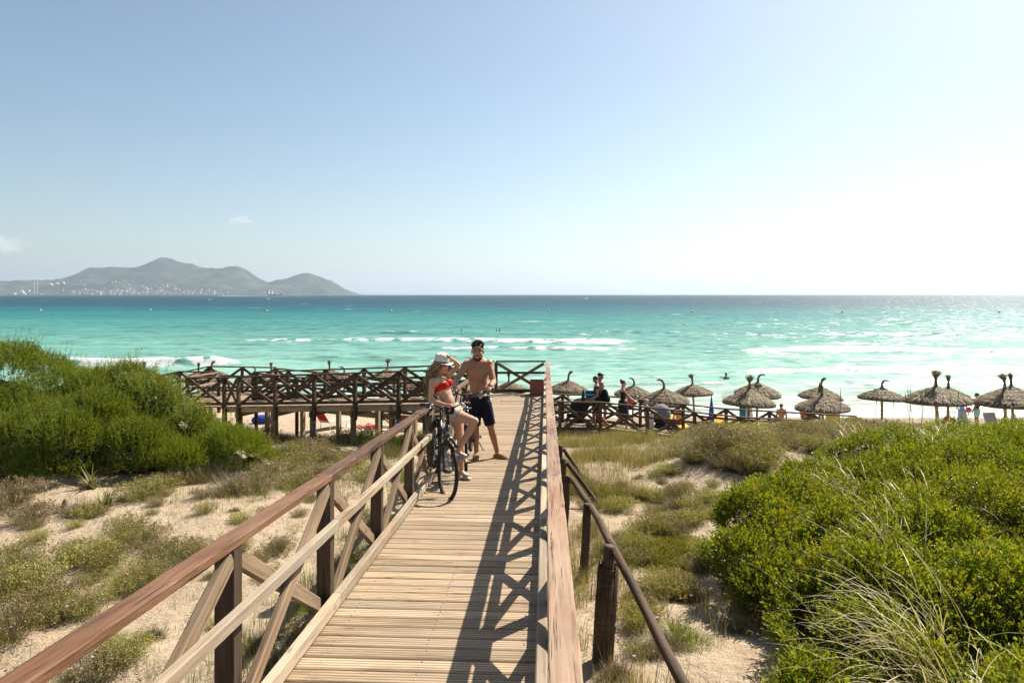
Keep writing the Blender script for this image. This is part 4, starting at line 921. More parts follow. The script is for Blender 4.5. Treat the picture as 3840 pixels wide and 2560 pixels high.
def torso(mb, J, f, male=True, s=1.0, inf=0.0):
    """J: neck, chest, waist, pelvis, shR, shL, hipR, hipL"""
    B = basis(f); i = inf; up = Vector((0, 0, 1))
    ax = (J['neck']-J['pelvis']).normalized(); rt = (J['shL']-J['shR']); rt = (rt-ax*rt.dot(ax)).normalized(); fw = ax.cross(rt); fw = fw if fw.dot(Vector(f)) > 0 else -fw
    Bt = Matrix((rt, fw, ax)).transposed(); ch, wa, pe, ne = J['chest'], J['waist'], J['pelvis'], J['neck']
    k = 1.0 if male else .86
    mb.ell(ch, (.168*s*k+i, .108*s*k+i, .17*s+i), Bt, 20, 12)
    mb.ell(ch+ax*.07*s, (.175*s*k+i, .085*s*k+i, .095*s+i), Bt, 20, 10)
    mb.ell((ch+wa)/2, (.145*s*k+i, .095*s*k+i, .14*s+i), Bt, 18, 10)
    mb.ell(wa, ((.135 if male else .108)*s+i, (.088 if male else .078)*s+i, .13*s+i), Bt, 18, 10)
    mb.ell(pe, ((.150 if male else .155)*s+i, .105*s+i, .115*s+i), Bt, 20, 10)
    if male:
        for q in (-1, 1):
            mb.ell(ch+rt*q*.078*s+fw*.068*s+ax*.040*s, (.084*s+i, .038*s+i, .062*s+i), Bt, 14, 8)     # chest muscle
            for z in (-.02, -.075, -.125): mb.ell((ch+wa)/2+rt*q*.030*s+fw*.078*s+ax*(z+.01)*s, (.030*s, .022*s, .024*s), Bt, 8, 6)
    cap(mb, ne-ax*.05*s, ne+ax*.09*s, (.062 if male else .048)*s+i, (.055 if male else .043)*s+i)
    for h in ('shR', 'shL'):
        cap(mb, ne-ax*.02*s, J[h]-ax*.005*s, (.060 if male else .040)*s+i, (.066 if male else .045)*s+i)
        if male: cap(mb, ne+ax*.055*s-fw*.015*s, ne.lerp(J[h], .62)+ax*.03*s-fw*.015*s, .042*s+i, .040*s+i)
        cap(mb, ch+ax*.05*s, J[h]-ax*.03*s, .07*s*k+i, .06*s*k+i)
    return Bt
def arm(mb, sh, el, wr, male=True, s=1.0):
    k = 1.12 if male else .78; sh, el, wr = Vector(sh), Vector(el), Vector(wr)
    mb.ell(sh, .064*s*k, None, 12, 8)
    chain(mb, [sh, sh.lerp(el, .35), sh.lerp(el, .7), el], [.055*s*k, .052*s*k, .045*s*k, .038*s*k])
    chain(mb, [el, el.lerp(wr, .3), el.lerp(wr, .7), wr], [.038*s*k, .043*s*k, .034*s*k, .027*s*k])
def leg(mb, hp, kn, an, male=True, s=1.0, r=1.0):
    hp, kn, an = Vector(hp), Vector(kn), Vector(an); k = r
    chain(mb, [hp, hp.lerp(kn, .25), hp.lerp(kn, .65), kn], [.092*s*k, .088*s*k, .070*s*k, .054*s*k])
    mb.ell(kn, .055*s*k, None, 12, 8)
    chain(mb, [kn, kn.lerp(an, .28), kn.lerp(an, .6), an], [.052*s*k, .056*s*k, .044*s*k, .034*s*k])
def foot(mb, an, d, s=1.0, drop=.075, ln=.19, rise=0.0):
    an = Vector(an); d = Vector(d).normalized(); Z = Vector((0, 0, 1)); sl = an-Z*drop*s
    mb.ell(an-d*.035*s-Z*(drop-.035)*s, .036*s, None, 10, 8)
    toe = sl+d*ln*.78*s+Z*(.020*s-rise); side = d.cross(Z).normalized()
    chain(mb, [an, an+d*.07*s-Z*.035*s, toe], [.036*s, .036*s, .024*s], sq=(side, 1.1))
    for k in (-1, 0, 1): chain(mb, [toe+side*k*.022*s-d*.05*s, toe+side*k*.026*s+d*.025*s], [.018*s, .012*s], seg=8)
def part_mesh(name, me, th, origin):
    me.transform(Matrix.Translation(-Vector(origin))); return link(name, me, None, th)
def strands(paths, r0, r1, seg=5):
    mb = MB()
    for p in paths:
        n = len(p); mb.tube(p, [r0+(r1-r0)*(i/(n-1))**1.5 for i in range(n)], seg, True)
    return mb
# ---------------- the man with the bicycle
def deck_z(y): return RP(0, y).z
FD = 10.62
def M_(px, py, dy=0): return P(px, py, FD+dy)
man = empty('person', Vector((M_(1815, 1720).x, FD, deck_z(FD))), 0, 'bare-chested bearded man in navy shorts holding a bicycle and smiling', 'person')
o_ = man.location.copy()
JM = dict(neck=M_(1791, 1356), chest=M_(1790, 1402), waist=M_(1795, 1456), pelvis=M_(1799, 1500), shR=M_(1750, 1367, -.02), shL=M_(1833, 1364, .04),
          hipR=M_(1780, 1520, .0), hipL=M_(1819, 1520, 0), knR=M_(1783, 1608, -.05), knL=M_(1842, 1606, -.02), anR=M_(1787, 1700, -.05), anL=M_(1866, 1700, .03))
mb = MB(); fm = Vector((.05, -1, 0)); Bt = torso(mb, JM, fm, True, 1.02)
hc = M_(1791, 1321, -.05); head(mb, hc, (.02, -1, -.06), 1.2)
elR = M_(1711, 1424, -.15); wrR = M_(1704, 1450, -.42); elL = M_(1851, 1432, -.12); wrL = M_(1841, 1446, -.42)
arm(mb, JM['shR'], elR, wrR, True, 1.02); arm(mb, JM['shL'], elL, wrL, True, 1.02)
hand(mb, wrR, (.12, -.75, -.55), (.25, -.1, -.9), 1.0, .75, 1); hand(mb, wrL, (-.3, -.75, -.5), (-.1, -.1, -.9), 1.0, .85, -1)
for a, b, c_, fd in (('hipR', 'knR', 'anR', (-.05, -1, 0)), ('hipL', 'knL', 'anL', (.75, -.66, 0))):
    leg(mb, JM[a], JM[b], JM[c_], True, 1.02); foot(mb, JM[c_], fd, 1.05)
part_mesh('body', remesh(mb, 'body', .0075, 3, [MAT['skin_tan']]), man, o_)
# hair, beard, face details
B = basis((.02, -1, -.06)); s = 1.2
def hat_(r, fw, u, c=hc, B=B, s=s): return c+B@Vector((r*s, fw*s, u*s))
mb = MB(); mb.ell(hat_(0, -.022, .058), (.079*s, .096*s, .078*s), B, 16, 10)
me = remesh(mb, 'hair', .008, 2, [MAT['hair_d']]); cut_mesh(me, [(hat_(0, .045, .055), (B@Vector((0, -.75, .75))))])
part_mesh('hair', me, man, o_)
paths = []
rg = random.Random(3)
for i in range(230):
    a = rg.uniform(0, 6.28); e = rg.uniform(.15, 1.5); u = Vector((math.cos(a)*math.cos(e), math.sin(a)*math.cos(e), math.sin(e)))
    p = hat_(u.x*.078, -.022+u.y*.094, .062+u.z*.076)
    if (B.transposed()@(p-hc)).y > .06 and u.z < .45: continue
    q = p+(B@(u+Vector((rg.uniform(-.5, .5), rg.uniform(-.2, .6), rg.uniform(.1, .7))))).normalized()*rg.uniform(.018, .038)
    paths.append([p-(q-p)*.3, p.lerp(q, .5)+Vector((rg.uniform(-.006, .006), 0, .004)), q])
ms = strands(paths, .008, .002, 5).mesh('curls', True, [MAT['hair_d']]); part_mesh('curls', ms, man, o_)
mb = MB(); mb.ell(hat_(0, .040, -.070), (.050*s, .044*s, .044*s), B, 14, 10); mb.ell(hat_(0, .012, -.048), (.0665*s, .055*s, .056*s), B, 14, 10)
me = remesh(mb, 'beard', .007, 2, [MAT['beard']]); cut_mesh(me, [(hat_(0, .05, -.030), B@Vector((0, .1, -1))), (hat_(0, -.004, -.05), B@Vector((0, 1, .25)))]); part_mesh('beard', me, man, o_)
for k in (-1, 1):
    mb = MB(); mb.tube([hat_(k*.014, .083, .052), hat_(k*.034, .082, .058), hat_(k*.052, .068, .050)], [.004, .0055, .003], 6); part_mesh('eyebrow', mb.mesh('eyebrow', True, [MAT['hair_d']]), man, o_)
    mb = MB(); mb.ell(hat_(k*.032, .0745, .030), (.014*s, .007*s, .0065*s), B, 8, 6); part_mesh('eye', mb.mesh('eye', True, [MAT['hair_d']]), man, o_)
mb = MB(); mb.tube([hat_(-.030, .079, -.036), hat_(0, .0905, -.033), hat_(.030, .079, -.036)], [.006, .009, .006], 6); part_mesh('moustache', mb.mesh('moustache', True, [MAT['beard']]), man, o_)
mb = MB(); mb.tube([hat_(-.023, .0865, -.049), hat_(0, .0945, -.054), hat_(.023, .0865, -.049)], [.002, .006, .002], 6); part_mesh('teeth', mb.mesh('teeth', True, [MAT['teeth']]), man, o_)
# shorts and belt, shoes
def shorts(J, inf, hemR, hemL, rh, rhem, mat, th, origin, top, s=1.0, male=True, name='shorts', flare=None, vox=.009):
    mb = MB(); B_ = torso(MB(), J, fm, male, s); ax = B_.col[2]
    mb.ell(J['pelvis'], ((.150 if male else .155)*s+inf, .105*s+inf, .125*s+inf), B_, 20, 10); mb.ell(J['pelvis'].lerp(J['waist'], .45), ((.140 if male else .128)*s+inf, .096*s+inf, .10*s), B_, 20, 10)
    for h, k in (('hipR', hemR), ('hipL', hemL)): cap(mb, J[h]+Vector((0, 0, .02)), k, rh, rhem, flat1=True)
    me = remesh(mb, name, vox, 2, [mat]); cut_mesh(me, [(top, -Vector(ax))]); return part_mesh(name, me, th, origin)
hR = JM['hipR'].lerp(JM['knR'], .86); hL = JM['hipL'].lerp(JM['knL'], .84)
shorts(JM, .016, hR, hL, .108, .086, MAT['navy_fab'], man, o_, JM['pelvis'].lerp(JM['waist'], .42), 1.02)
pb = JM['pelvis'].lerp(JM['waist'], .36); mb = MB(); V = []
mb.tube([pb+Bt@Vector((.158*math.cos(a), .118*math.sin(a), 0)) for a in np.linspace(0, 6.2832, 33)], .013, 6, False)
part_mesh('belt', mb.mesh('belt', True, [MAT['leather']]), man, o_)
mb = MB(); mb.box(pb+Bt@Vector((.0, .134, 0)), (.045, .012, .04), Bt); part_mesh('buckle', mb.mesh('buckle', False, [MAT['steel']]), man, o_)
def shoe(an, d, th, o, s=1.0, mat='suede'):
    an = Vector(an); d = Vector(d).normalized(); Z = Vector((0, 0, 1)); sd = d.cross(Z).normalized(); b = an-Z*.085
    mb = MB(); mb.ell(b+d*-.02+Z*.045, (.045*s, .045*s, .05*s), None, 12, 8)
    chain(mb, [b-d*.03+Z*.045, b+d*.06*s+Z*.048, b+d*.155*s+Z*.032], [.046*s, .050*s, .036*s], sq=(sd, 1.0)); mb.ell(b+d*.165*s+Z*.03, (.038*s, .038*s, .026*s), None, 12, 8)
    me = remesh(mb, 'shoe', .007, 3, [MAT[mat]]); cut_mesh(me, [(b+Z*.006, Z), (an+Z*.0+d*-.02, (-Z+d*.5).normalized())])
    a = part_mesh('shoe', me, th, o)
    m2 = MB(); ring = [(-.07, 0), (-.055, .036), (0, .043), (.08, .048), (.15, .044), (.19, .028), (.205, 0)]
    pts = ring+[(x, -y) for x, y in ring[-2:0:-1]]; V = []
    for z in (-.004, .018): V += [b+d*x*s+sd*y*s+Z*z for x, y in pts]
    n = len(pts); V += [b+Z*.018+d*.06, b-Z*.004+d*.06]
    m2.add(V, [(k, (k+1) % n, n+(k+1) % n, n+k) for k in range(n)]); m2.F3.append(np.array([(2*n, n+k, n+(k+1) % n) for k in range(n)]+[(2*n+1, (k+1) % n, k) for k in range(n)])); m2.m3 += [0]*(2*n)
    me2 = m2.mesh('sole', False, [MAT['sole']]); me2.transform(Matrix.Translation(-Vector(o))); link('sole', me2, None, a)
    m3 = MB()
    for q in (.03, .055, .08): m3.tube([b+d*q*s+sd*.026+Z*.082, b+d*(q+.012)*s+Z*.099, b+d*q*s-sd*.026+Z*.082], .005, 5)
    me3 = m3.mesh('lace', True, [MAT['lace']]); me3.transform(Matrix.Translation(-Vector(o))); link('lace', me3, None, a)
shoe(JM['anR'], (-.05, -1, 0), man, o_, 1.12); shoe(JM['anL'], (.75, -.66, 0), man, o_, 1.12)
# ---------------- the woman on the other bicycle
WD = 9.25
def W_(px, py, dy=0): return P(px, py, WD+dy)
wom = empty('person', Vector((W_(1745, 1790).x, 9.1, deck_z(9.1))), 0, 'woman in red bikini top, beige shorts and white hat sitting on a bicycle', 'person')
o_ = wom.location.copy()
JW = dict(neck=W_(1647, 1410, .06), chest=W_(1655, 1447, .04), waist=W_(1681, 1500, .03), pelvis=W_(1701, 1545, .03), shR=W_(1622, 1430, -.12), shL=W_(1672, 1420, .20),
          hipR=W_(1705, 1556, -.09), hipL=W_(1712, 1560, .10), knR=W_(1781, 1579, -.26), knL=W_(1727, 1650, .0), anR=W_(1717, 1690, -.16), anL=W_(1731, 1768, -.10))
fw_ = Vector((.80, -.60, 0)); mb = MB(); Btw = torso(mb, JW, fw_, False, 1.0)
rt, fwd, ax = Btw.col[0], Btw.col[1], Btw.col[2]
for k in (-1, 1): mb.ell(JW['chest']+rt*k*.062+fwd*.082+ax*.0, (.056, .056, .056), Btw, 14, 10)
hcw = W_(1657, 1371, .02); fH = Vector((.88, -.46, -.02)); head(mb, hcw, fH, .98, female=True)
elW = W_(1614, 1503, -.16); wrW = W_(1668, 1516, -.28); arm(mb, JW['shR'], elW, wrW, False, 1.0); hand(mb, wrW, (.97, -.1, .0), (0, -.2, -1), .88, .45, 1)
elW2 = W_(1721, 1368, .22); wrW2 = W_(1677, 1333, -.03); arm(mb, JW['shL'], elW2, wrW2, False, 1.0); hand(mb, wrW2, (-.97, -.05, .16), (-.2, .1, -.97), .9, .3, -1)
leg(mb, JW['hipR'], JW['knR'], JW['anR'], False, 1.0, .94); leg(mb, JW['hipL'], JW['knL'], JW['anL'], False, 1.0, .94)
foot(mb, JW['anR'], (.80, -.45, -.32), .92, .06, .19, .035); foot(mb, JW['anL'], (.75, -.66, -.12), .92, .07)
part_mesh('body', remesh(mb, 'body', .0072, 3, [MAT['skin_f']]), wom, o_)
mb = MB(); mb.ell(JW['chest'], (.86*.168+.007, .86*.108+.007, .178), Btw, 20, 12); mb.ell((JW['chest']+JW['waist'])/2, (.145*.86+.007, .095*.86+.007, .147), Btw, 18, 10)
for k in (-1, 1): mb.ell(JW['chest']+rt*k*.062+fwd*.084, (.063, .063, .060), Btw, 14, 10)
me = remesh(mb, 'bikini_top', .007, 2, [MAT['red_fab']]); cut_mesh(me, [(JW['chest']-ax*.052, ax), (JW['chest']+ax*.034, -ax)]); part_mesh('bikini_top', me, wom, o_)
mb = MB(); mb.ell(JW['pelvis'], (.155+.012, .117, .122), Btw, 20, 10); mb.ell(JW['pelvis'].lerp(JW['waist'], .45), (.138, .100, .1), Btw, 20, 10)
cap(mb, JW['hipR'], JW['hipR'].lerp(JW['knR'], .28), .102, .098, flat1=True); cap(mb, JW['hipL'], JW['hipL'].lerp(JW['knL'], .28), .10, .097, flat1=True)
me = remesh(mb, 'shorts', .008, 2, [MAT['beige_fab']]); cut_mesh(me, [(JW['pelvis'].lerp(JW['waist'], .62), -Vector(ax))]); part_mesh('shorts', me, wom, o_)
# hat: tilted back crown, wavy brim, dark band
Bh = basis(fH, Vector((-.24, 0, 1)).normalized())@Matrix.Rotation(-.10, 3, 'X')
hb = hcw+Vector((0, 0, .052))
mb = MB(); prof = [(.160, .0), (.156, .004), (.132, .001), (.104, .006), (.102, .04), (.098, .074), (.090, .106), (.072, .120), (.05, .110), (.001, .102)]
seg = 36; V = []
for r, z in prof:
    for k in range(seg):
        a = 2*math.pi*k/seg; rx, ry = r*.86, r*1.02; zz = z+(.02*math.cos(2*a)*(r-.1)/.1 if r > .11 else 0)
        if z > .1: zz -= .012*math.exp(-(math.cos(a)*r/.03)**2)
        V.append(hb+Bh@Vector((rx*math.cos(a), ry*math.sin(a), zz)))
mb.add(V, [(i*seg+k, i*seg+(k+1) % seg, (i+1)*seg+(k+1) % seg, (i+1)*seg+k) for i in range(len(prof)-1) for k in range(seg)])
me = mb.mesh('hat', True, [MAT['hat_w']]); me.transform(Matrix.Translation(-o_)); hato = link('hat', me, None, wom)
mb = MB(); mb.tube([hb+Bh@Vector((.092*math.cos(a), .106*math.sin(a), .013)) for a in np.linspace(0, 6.2832, 40)], .0085, 6, False); me = mb.mesh('hat_band', True, [MAT['black']]); me.transform(Matrix.Translation(-o_)); link('hat_band', me, None, hato)
B = basis(fH); s = .98
def hw(r, fw, u): return hcw+B@Vector((r*s, fw*s, u*s))
mb = MB()
for k in (-1, 1): mb.ell(hw(k*.034, .078, .022), (.029, .009, .023), B, 12, 8); mb.tube([hw(k*.058, .072, .03), hw(k*.074, .03, .03), hw(k*.076, -.01, .02)], .003, 5)
mb.tube([hw(-.012, .088, .028), hw(.012, .088, .028)], .004, 5); part_mesh('sunglasses', mb.mesh('sunglasses', True, [MAT['gloss']]), wom, o_)
mb = MB(); mb.ell(hw(0, .086, -.048), (.018, .008, .006), B, 8, 6); mb.ell(hw(0, .083, -.058), (.016, .008, .006), B, 8, 6); part_mesh('lips', mb.mesh('lips', True, [MAT['lip']]), wom, o_)
rg = random.Random(12); pth = [[], []]
for i in range(560):
    a = rg.uniform(-1.9, 1.9)+math.pi     # round the back of the head
    u = Vector((math.sin(a), math.cos(a), 0)); p = hw(u.x*.080, -.015+u.y*.098, rg.uniform(-.02, .055)); side = u.x
    L_ = rg.uniform(.34, .56) if abs(side) < .75 else rg.uniform(.18, .36); n = 11; pts = []; ph = rg.uniform(0, 6.28); fr = rg.uniform(24, 40); am = rg.uniform(.006, .016); sx_ = rg.uniform(-.06, .06); off = rg.uniform(.02, .12)
    for j in range(n):
        t_ = j/(n-1); fall = L_*t_
        q = p+Vector((0, 0, -fall*.97))+B@Vector((u.x*.05*math.sin(t_*2.2)+sx_*t_, (-.03-off*.9)*math.sin(min(1, t_*1.3)*1.5)+(.03 if u.y > .2 else 0), 0))
        q += B@Vector((math.cos(ph+fall*fr)*am, math.sin(ph+fall*fr)*am, 0))*min(1, t_*3); pts.append(q)
    pth[0 if rg.random() < .7 else 1].append(pts)
h1 = strands(pth[0], .0052, .002, 4).mesh('hair', True, [MAT['hair_bl']]); h1.transform(Matrix.Translation(-o_)); h1 = link('hair', h1, None, wom)
h2 = strands(pth[1], .006, .0025, 4).mesh('darker_strands', True, [MAT['hair_bl2']]); h2.transform(Matrix.Translation(-o_)); link('darker_strands', h2, None, h1)
mb = MB(); mb.ell(hw(0, -.024, .03), (.080, .094, .085), B, 16, 10); me = remesh(mb, 'hair_cap', .008, 2, [MAT['hair_bl2']]); cut_mesh(me, [(hw(0, .042, .03), B@Vector((0, -1, .15)))]); me.transform(Matrix.Translation(-o_)); link('hair_cap', me, None, h1)
mb = MB(); mb.tube([wrW2+Vector((.025, 0, -.018))+(Vector((.03, 0, .025))*math.cos(a)*.9+Vector((0, .032, 0))*math.sin(a)) for a in np.linspace(0, 6.2832, 16)], .005, 5, False); part_mesh('bracelet', mb.mesh('bracelet', True, [MAT['black']]), wom, o_)
def sandal(an, d, drop, th, o, s=.92):
    an = Vector(an); d = Vector(d).normalized(); Z = (Vector((0, 0, 1))-d*d.z).normalized(); sd = d.cross(Z); b = an-Vector((0, 0, 1))*drop*s
    mb = MB(); ring = [(-.06, 0), (-.045, .03), (.02, .028), (.09, .04), (.15, .034), (.185, 0)]; pts = ring+[(x, -y) for x, y in ring[-2:0:-1]]; n = len(pts); V = []
    for z in (-.014, .0): V += [b+d*x*s+sd*y*s+Z*z for x, y in pts]
    V += [b+d*.06, b+d*.06-Z*.014]; mb.add(V, [(k, (k+1) % n, n+(k+1) % n, n+k) for k in range(n)]); mb.F3.append(np.array([(2*n, n+k, n+(k+1) % n) for k in range(n)]+[(2*n+1, (k+1) % n, k) for k in range(n)])); mb.m3 += [0]*2*n
    for q in (.075, .10, .125): mb.tube([b+d*q*s+sd*.042+Z*.0, b+d*q*s+sd*.026+Z*.05, b+d*q*s+Z*.060, b+d*q*s-sd*.026+Z*.05, b+d*q*s-sd*.042], .012, 6)
    me = mb.mesh('sandal', True, [MAT['silver']]); me.transform(Matrix.Translation(-Vector(o))); return link('sandal', me, None, th)
sandal(JW['anR'], (.80, -.45, -.32), .065, wom, o_); sandal(JW['anL'], (.75, -.66, -.10), .075, wom, o_)
# ============================================================ BICYCLES
MAT['frame_b'] = plain('dark_blue_paint', (.010, .016, .035), .25, .6, .08); MAT['tyre'] = plain('tyre_rubber', (.018, .018, .018), .75, .3); MAT['rim'] = plain('rim_metal', (.30, .30, .31), .3, .5, .05, 20, .9); MAT['yellow'] = plain('amber_reflector', (.75, .33, .02), .3, .5); MAT['redp'] = plain('red_plastic', (.55, .03, .02), .35, .5); MAT['white'] = plain('white_paint', (.75, .75, .75), .4, .4, .04); MAT['chrome'] = plain('polished_metal', (.65, .65, .66), .15, .5, .03, 10, 1.0)
def make_wheel(th, c, steer, r=.345):
    """wheel in its own plane: axle along local Y"""
    M = Matrix.Translation(c)@Matrix.Rotation(steer, 4, 'Z')
    def put(mb, name, m, par, sm=True):
        o = mb.build(name, m, par, sm); return o
    mb = MB(); mb.tube([(r*.93*math.cos(a), 0, r*.93*math.sin(a)) for a in np.linspace(0, 2*math.pi, 41)], .011, 6, False); w = mb.build('wheel', MAT['rim'], th, True); w.matrix_local = M
    mb = MB(); mb.tube([((r-.02)*math.cos(a), 0, (r-.02)*math.sin(a)) for a in np.linspace(0, 2*math.pi, 49)], .025, 10, False); put(mb, 'tyre', MAT['tyre'], w)
    mb = MB()
    for k in range(32):
        a = 2*math.pi*k/32; sd = .028 if k % 2 else -.028; a2 = a+(.5 if k % 4 < 2 else -.5)
        mb.tube([(.02*math.cos(a2), sd, .02*math.sin(a2)), (r*.92*math.cos(a), 0, r*.92*math.sin(a))], .0013, 4, False)
    put(mb, 'spokes', MAT['steel'], w)
    mb = MB(); mb.tube([(0, -.055, 0), (0, -.03, 0), (0, -.028, 0), (0, .028, 0), (0, .03, 0), (0, .055, 0)], [.012, .012, .026, .026, .012, .012], 10); put(mb, 'hub', MAT['black'], w)
    return w
def bicycle(loc, heading, steer, lean, label, pedal=0.6):
    """local X forward, origin on the ground between the wheels"""
    th = empty('bicycle', loc, heading, label, 'bicycle', None); th.rotation_euler = (lean, 0, heading)
    r = .345; F = Vector((.54, 0, r)); Rr = Vector((-.54, 0, r)); BB = Vector((-.10, 0, .28)); ST = Vector((-.28, 0, .76)); HT = Vector((.34, 0, .86)); HB = Vector((.385, 0, .66))
    make_wheel(th, F, steer, r); make_wheel(th, Rr, 0, r)
    mb = MB(); mb.tube([BB, HB+Vector((-.0, 0, .02))], .024, 10); mb.tube([ST-Vector((0, 0, .10))+Vector((.03, 0, 0)), HT-Vector((0, 0, .05))], .02, 10); mb.tube([BB, ST+Vector((0, 0, .02))], .019, 10)
    mb.tube([HB, HT], .027, 12)
    for k in (-1, 1): mb.tube([BB+Vector((0, k*.03, 0)), Rr+Vector((0, k*.062, 0))], .011, 8); mb.tube([ST+Vector((.03, k*.02, -.12)), Rr+Vector((0, k*.062, 0))], .009, 8)
    fr = mb.build('frame', MAT['frame_b'], th, True)
    # emblem on the head tube
    mb = MB(); cen = HB.lerp(HT, .55); dn = (HT-HB).normalized(); nx = Vector((1, 0, 0)); nx = (nx-dn*nx.dot(dn)).normalized()
    mb.tube([cen+nx*.0285*math.cos(a*0)+Vector((0, .020*math.cos(a), 0))+dn*.020*math.sin(a)-nx*.0065*(math.cos(a)**2) for a in np.linspace(.7, 6.6, 20)], .0024, 4)
    mb.tube([cen+nx*.026+dn*-.013+Vector((0, -.013, 0)), cen+nx*.030+dn*.015], .0024, 4); mb.tube([cen+nx*.030+dn*.015, cen+nx*.026-dn*.012+Vector((0, .012, 0))], .0024, 4)
    o = mb.build('emblem', MAT['white'], th, True)
    # fork, mudguard, brakes turn with the steerer
    sa = (HT-HB).normalized(); Rs = Matrix.Translation(HB)@Matrix.Rotation(steer, 4, sa)@Matrix.Translation(-HB)
    def S(p): return Rs@Vector(p)
    mb = MB()
    for k in (-1, 1): mb.tube([S((.41, k*.055, .60)), S((.445, k*.058, .50)), S((.54, k*.058, r))], [.018, .018, .013], 10)
    mb.tube([S((.41, -.055, .60)), S((.405, 0, .635)), S((.41, .055, .60))], .021, 10); mb.build('fork', MAT['frame_b'], th, True)
    mb = MB(); pts = [S((.54+.385*math.cos(a), 0, r+.385*math.sin(a))) for a in np.linspace(1.1, 2.9, 14)]; mb.tube(pts, .023, 6)
    mb.build('mudguard', MAT['black'], th, True)
    mb = MB(); mb.tube([Vector((-.54+.385*math.cos(a), 0, r+.385*math.sin(a))) for a in np.linspace(.5, 2.9, 16)], .023, 6); mb.build('mudguard', MAT['black'], th, True)
    # stem, display block, bar
    C = S(HT+Vector((-.055, 0, .20)));
    mb = MB(); mb.tube([S(HT), S(HT+Vector((-.04, 0, .14))), C], .019, 10); mb.build('stem', MAT['black'], th, True)
    mb = MB(); MR = Matrix.Rotation(steer, 3, 'Z')
    for k in (-1, 1): mb.box(C+MR@Vector((.06, k*.04, -.005)), (.05, .035, .075), MR)
    mb.box(C+MR@Vector((.045, 0, -.045)), (.06, .10, .03), MR); kb = mb.build('bag_bracket', MAT['black'], th)
    mb = MB(); mb.box(C+MR@Vector((.066, 0, .012)), (.024, .026, .036), MR); mb.build('release_button', MAT['redp'], th)
    mb = MB(); bar = [C+MR@Vector(v) for v in ((-.10, -.31, .03), (-.05, -.20, .045), (0, -.09, .01), (0, .09, .01), (-.05, .20, .045), (-.10, .31, .03))]; mb.tube(bar, .0115, 8); mb.build('handlebar', MAT['black'], th, True)
    for k in (-1, 1):
        mb = MB(); mb.tube([C+MR@Vector((-.075, k*.235, .040)), C+MR@Vector((-.105, k*.33, .028))], .0175, 10); mb.build('grip', MAT['black'], th, True)
        mb = MB(); mb.box(C+MR@Vector((-.035, k*.205, .032)), (.05, .035, .035), MR); mb.tube([C+MR@Vector((-.01, k*.205, .02)), C+MR@Vector((.02, k*.25, .0)), C+MR@Vector((-.02, k*.32, -.012))], .007, 6); mb.build('brake_lever', MAT['chrome'], th, True)
        mb = MB(); mb.tube([C+MR@Vector((.0, k*.19, .02)), C+MR@Vector((.12, k*.10, -.03)), C+MR@Vector((.10, k*.03, -.20)), S(HB+Vector((.05, k*.03, .0)))], .0028, 5); mb.build('brake_cable', MAT['black'], th, True)
    mb = MB(); mb.ell(S((.47, 0, .72)), (.035, .032, .034), None, 10, 8); mb.build('headlamp', MAT['chrome'], th, True)
    # saddle, rack, crank, pedals, gears
    mb = MB(); sp = ST+Vector((-.05, 0, .16)); mb.tube([ST, sp], .014, 8); mb.build('seat_post', MAT['black'], th, True)
    mb = MB(); chain(mb, [sp+Vector((.15, 0, .03)), sp+Vector((.0, 0, .035)), sp+Vector((-.09, 0, .045))], [.022, .04, .075], sq=((0, 0, 1), .45)); mb.build('saddle', MAT['black'], th, True)
    mb = MB()
    for k in (-1, 1):
        mb.tube([(-.28, k*.05, .74), (-.80, k*.055, .74)], .006, 6); mb.tube([(-.62, k*.06, .74), (-.54, k*.065, r)], .006, 6)
    for x in (-.32, -.45, -.6, -.78): mb.tube([(x, -.055, .74), (x, .055, .74)], .005, 6)
    mb.build('luggage_rack', MAT['black'], th, True)
    mb = MB(); 
    mb.lathe([(.02, -.002), (.09, -.002), (.092, 0), (.09, .002), (.02, .002)], BB+Vector((0, -.05, 0)), 24, Matrix.Rotation(R(90), 3, 'X')); mb.tube([BB+Vector((0, -.08, 0)), BB+Vector((0, .08, 0))], .018, 10); mb.build('crankset', MAT['black'], th, True)
    for k, a in ((-1, pedal), (1, pedal+math.pi)):
        e = BB+Vector((.17*math.cos(a), k*.085, .17*math.sin(a))); mb = MB(); mb.tube([BB+Vector((0, k*.075, 0)), e], .012, 8); mb.build('crank_arm', MAT['black'], th, True)
        mb = MB(); mb.box(e+Vector((0, k*.055, 0)), (.095, .09, .022)); pd = mb.build('pedal', MAT['black'], th)
        for q in (-1, 1): mb = MB(); mb.box(e+Vector((q*.049, k*.055, 0)), (.006, .06, .014)); mb.build('reflector', MAT['yellow'], pd)
    mb = MB(); n = 20
    mb.tube([BB+Vector((.0, -.05, .09)), Rr+Vector((0, -.045, .045))], .004, 4); mb.tube([BB+Vector((.0, -.05, -.09)), Rr+Vector((.03, -.045, -.11))], .004, 4); mb.build('chain', MAT['steel'], th)
    mb = MB(); mb.lathe([(.015, -.012), (.05, -.012), (.035, .012), (.015, .012)], Rr+Vector((0, -.042, 0)), 16, Matrix.Rotation(R(90), 3, 'X')); mb.box(Rr+Vector((.02, -.06, -.08)), (.03, .02, .12)); mb.build('derailleur', MAT['black'], th)
    mb = MB(); mb.tube([(-.44, .07, .30), (-.50, .20, .02), (-.50, .22, .012)], .009, 6); mb.build('kickstand', MAT['black'], th, True)
    return th
